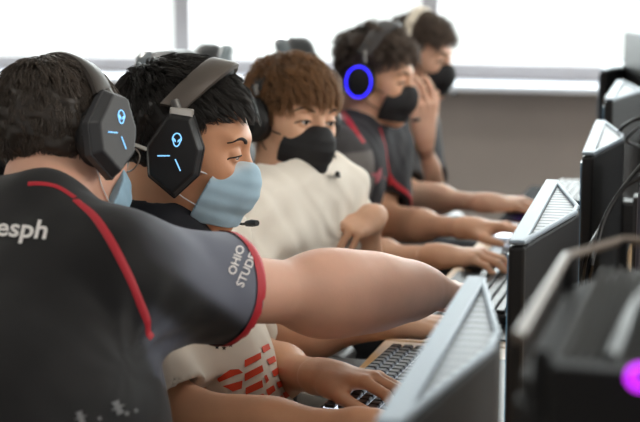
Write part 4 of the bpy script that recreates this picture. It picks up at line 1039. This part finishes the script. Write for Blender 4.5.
def tower_far(c, label, rz=0, silver=True, h=.42):
    t = empty('computer_tower', (c[0], c[1], DESKZ), label, 'computer tower', None, rz); w, d = .20, .36
    MB().box((0,.01,h/2), (w,d,h-.01), .012).build('case', M_case, t)
    # rounded front plate with an oval ring
    pl = [( (w/2-.02)*math.copysign(1,math.cos(a))+.02*math.cos(a), (h/2-.06)*math.copysign(1,math.sin(a))+.055*math.sin(a)) for a in np.linspace(.01, 2*math.pi+.01, 41)[:-1]]
    MX = Matrix([[1,0,0,0],[0,0,-1,-d/2+.006],[0,1,0,h/2],[0,0,0,1]])
    fm = mat('grey tower front', s2l(104,104,116), .3, metal=.4)
    MB().prism(pl, 0, .018, .005, MX).build('front_plate', fm if silver else M_blk2, t)
    MB().prism([(x*.5+.02, y*.42-.04) for x, y in pl], .016, .022, .003, MX).build('front_inset', M_blk, t)
    MB().tube([(.050*math.cos(a)-.02, -d/2-.014, h-.065+.050*math.sin(a)) for a in np.linspace(0, 2*math.pi, 31)[:-1]], .004, 8, closed=True).build('ring', mat('pale ring', s2l(170,170,180), .3, metal=.5), t, True)
tower_far((-.045,2.55), 'rounded grey computer tower behind the second monitor with a round ring on its front', h=.345)
tower_far((-.04,3.10), 'dark computer tower standing behind the third monitor', silver=False, h=.40)
# ------------------------------------------------------------------ cables
def cable(pts, label, r=.0035, m=None, name='cable', g='cables behind the monitors'):
    b = MB(); b.tube(spline(pts, 8), r, 7); o = b.build(name, m or M_blk, None, True); tag(o, label, 'cable', g)
cable([at(640,178,2.3),at(622,190,2.3),at(606,215,2.28),at(597,245,2.25),at(590,275,2.2),atz(588,330,DESKZ+.004)], 'black cable looping down behind the second monitor')
cable([at(641,165,2.4),at(620,192,2.36),at(600,228,2.3),at(585,262,2.24),atz(580,320,DESKZ+.004)], 'second black cable hanging beside the rounded tower')
cable([at(641,118,2.9),at(632,121,2.92),at(622,128,2.95),at(616,140,3.0),at(618,150,3.05)], 'black cable curling over the third monitor', .004)
cable([at(645,124,2.95),at(634,131,2.95),at(627,141,2.98),at(640,147,3.0)], 'grey cable beside the apex of the third monitor', .003, mat('grey cable', s2l(120,122,126), .4))
cable([(-.02,1.28,1.150),(-.055,1.20,1.150),(-.068,1.11,1.147),(-.070,1.03,1.147),(-.072,.96,1.146)], 'black cable lying over the top of the near tower', .0048, None, 'cable')
cable([(.03,1.27,1.150),(-.012,1.20,1.150),(-.036,1.11,1.147),(-.044,1.03,1.147),(-.046,.96,1.146)], 'second black cable lying over the near tower', .0048, None, 'cable')
cable([atz(470,300,DESKZ+.006),atz(490,312,DESKZ+.006),atz(502,322,DESKZ+.006),atz(497,340,DESKZ+.006)], 'thin black cable lying on the desk mat by the pointing finger', .0022, None, 'cable')
cable([atz(455,285,DESKZ+.006),atz(478,290,DESKZ+.006),atz(496,292,DESKZ+.006),atz(520,290,DESKZ+.006)], 'thin mouse cable on the desk under the pointing finger', .0022, None, 'cable')

# ------------------------------------------------------------------ light
def area(name, loc, size, sizey, power, col, rot):
    d = bpy.data.lights.new(name, 'AREA'); d.shape = 'RECTANGLE'; d.size = size; d.size_y = sizey; d.energy = power; d.color = col
    o = bpy.data.objects.new(name, d); COL.objects.link(o); o.location = loc; o.rotation_euler = rot; return o
area('window_daylight', ((X0+X1)/2, Y1+.5, 1.75), X1-X0, 2.0, 430, (.95,.98,1.0), (math.radians(-90),0,0))
LEDP = mat('ceiling light diffuser', (1,1,1), .5, emit=(1,.95,.88), estr=9)  # glowing panels out of view, added to brighten the closed room
for i, (x, y) in enumerate(((-2.2,1.2),(.6,1.2),(-2.2,4.2),(.6,4.2))):
    t = empty('ceiling_fill_light', (x, y, 2.8), 'square ceiling light panel added on the unseen ceiling', 'ceiling light', 'ceiling fill lights'); MB().box((0,0,-.012), (.62,.62,.02), .003).build('frame', M_frame, t); MB().box((0,0,-.024), (.56,.56,.006)).build('diffuser', LEDP, t)
area('side_fill_light', (2.9, 2.6, 1.9), 4.5, 1.4, 130, (1,.96,.90), (0, math.radians(72), 0))  # added fill from the right to warm the faces; the wall has no window
w = bpy.data.worlds.new('world'); w.use_nodes = True; scene.world = w; w.node_tree.nodes['Background'].inputs[0].default_value = (.95,.93,.9,1); w.node_tree.nodes['Background'].inputs[1].default_value = 1.0
scene.view_settings.view_transform = 'Standard'; scene.view_settings.look = 'None'; scene.view_settings.exposure = .12; scene.view_settings.gamma = 1
scene.cycles.max_bounces = 6
print('built', round(time.time()-T0, 1))
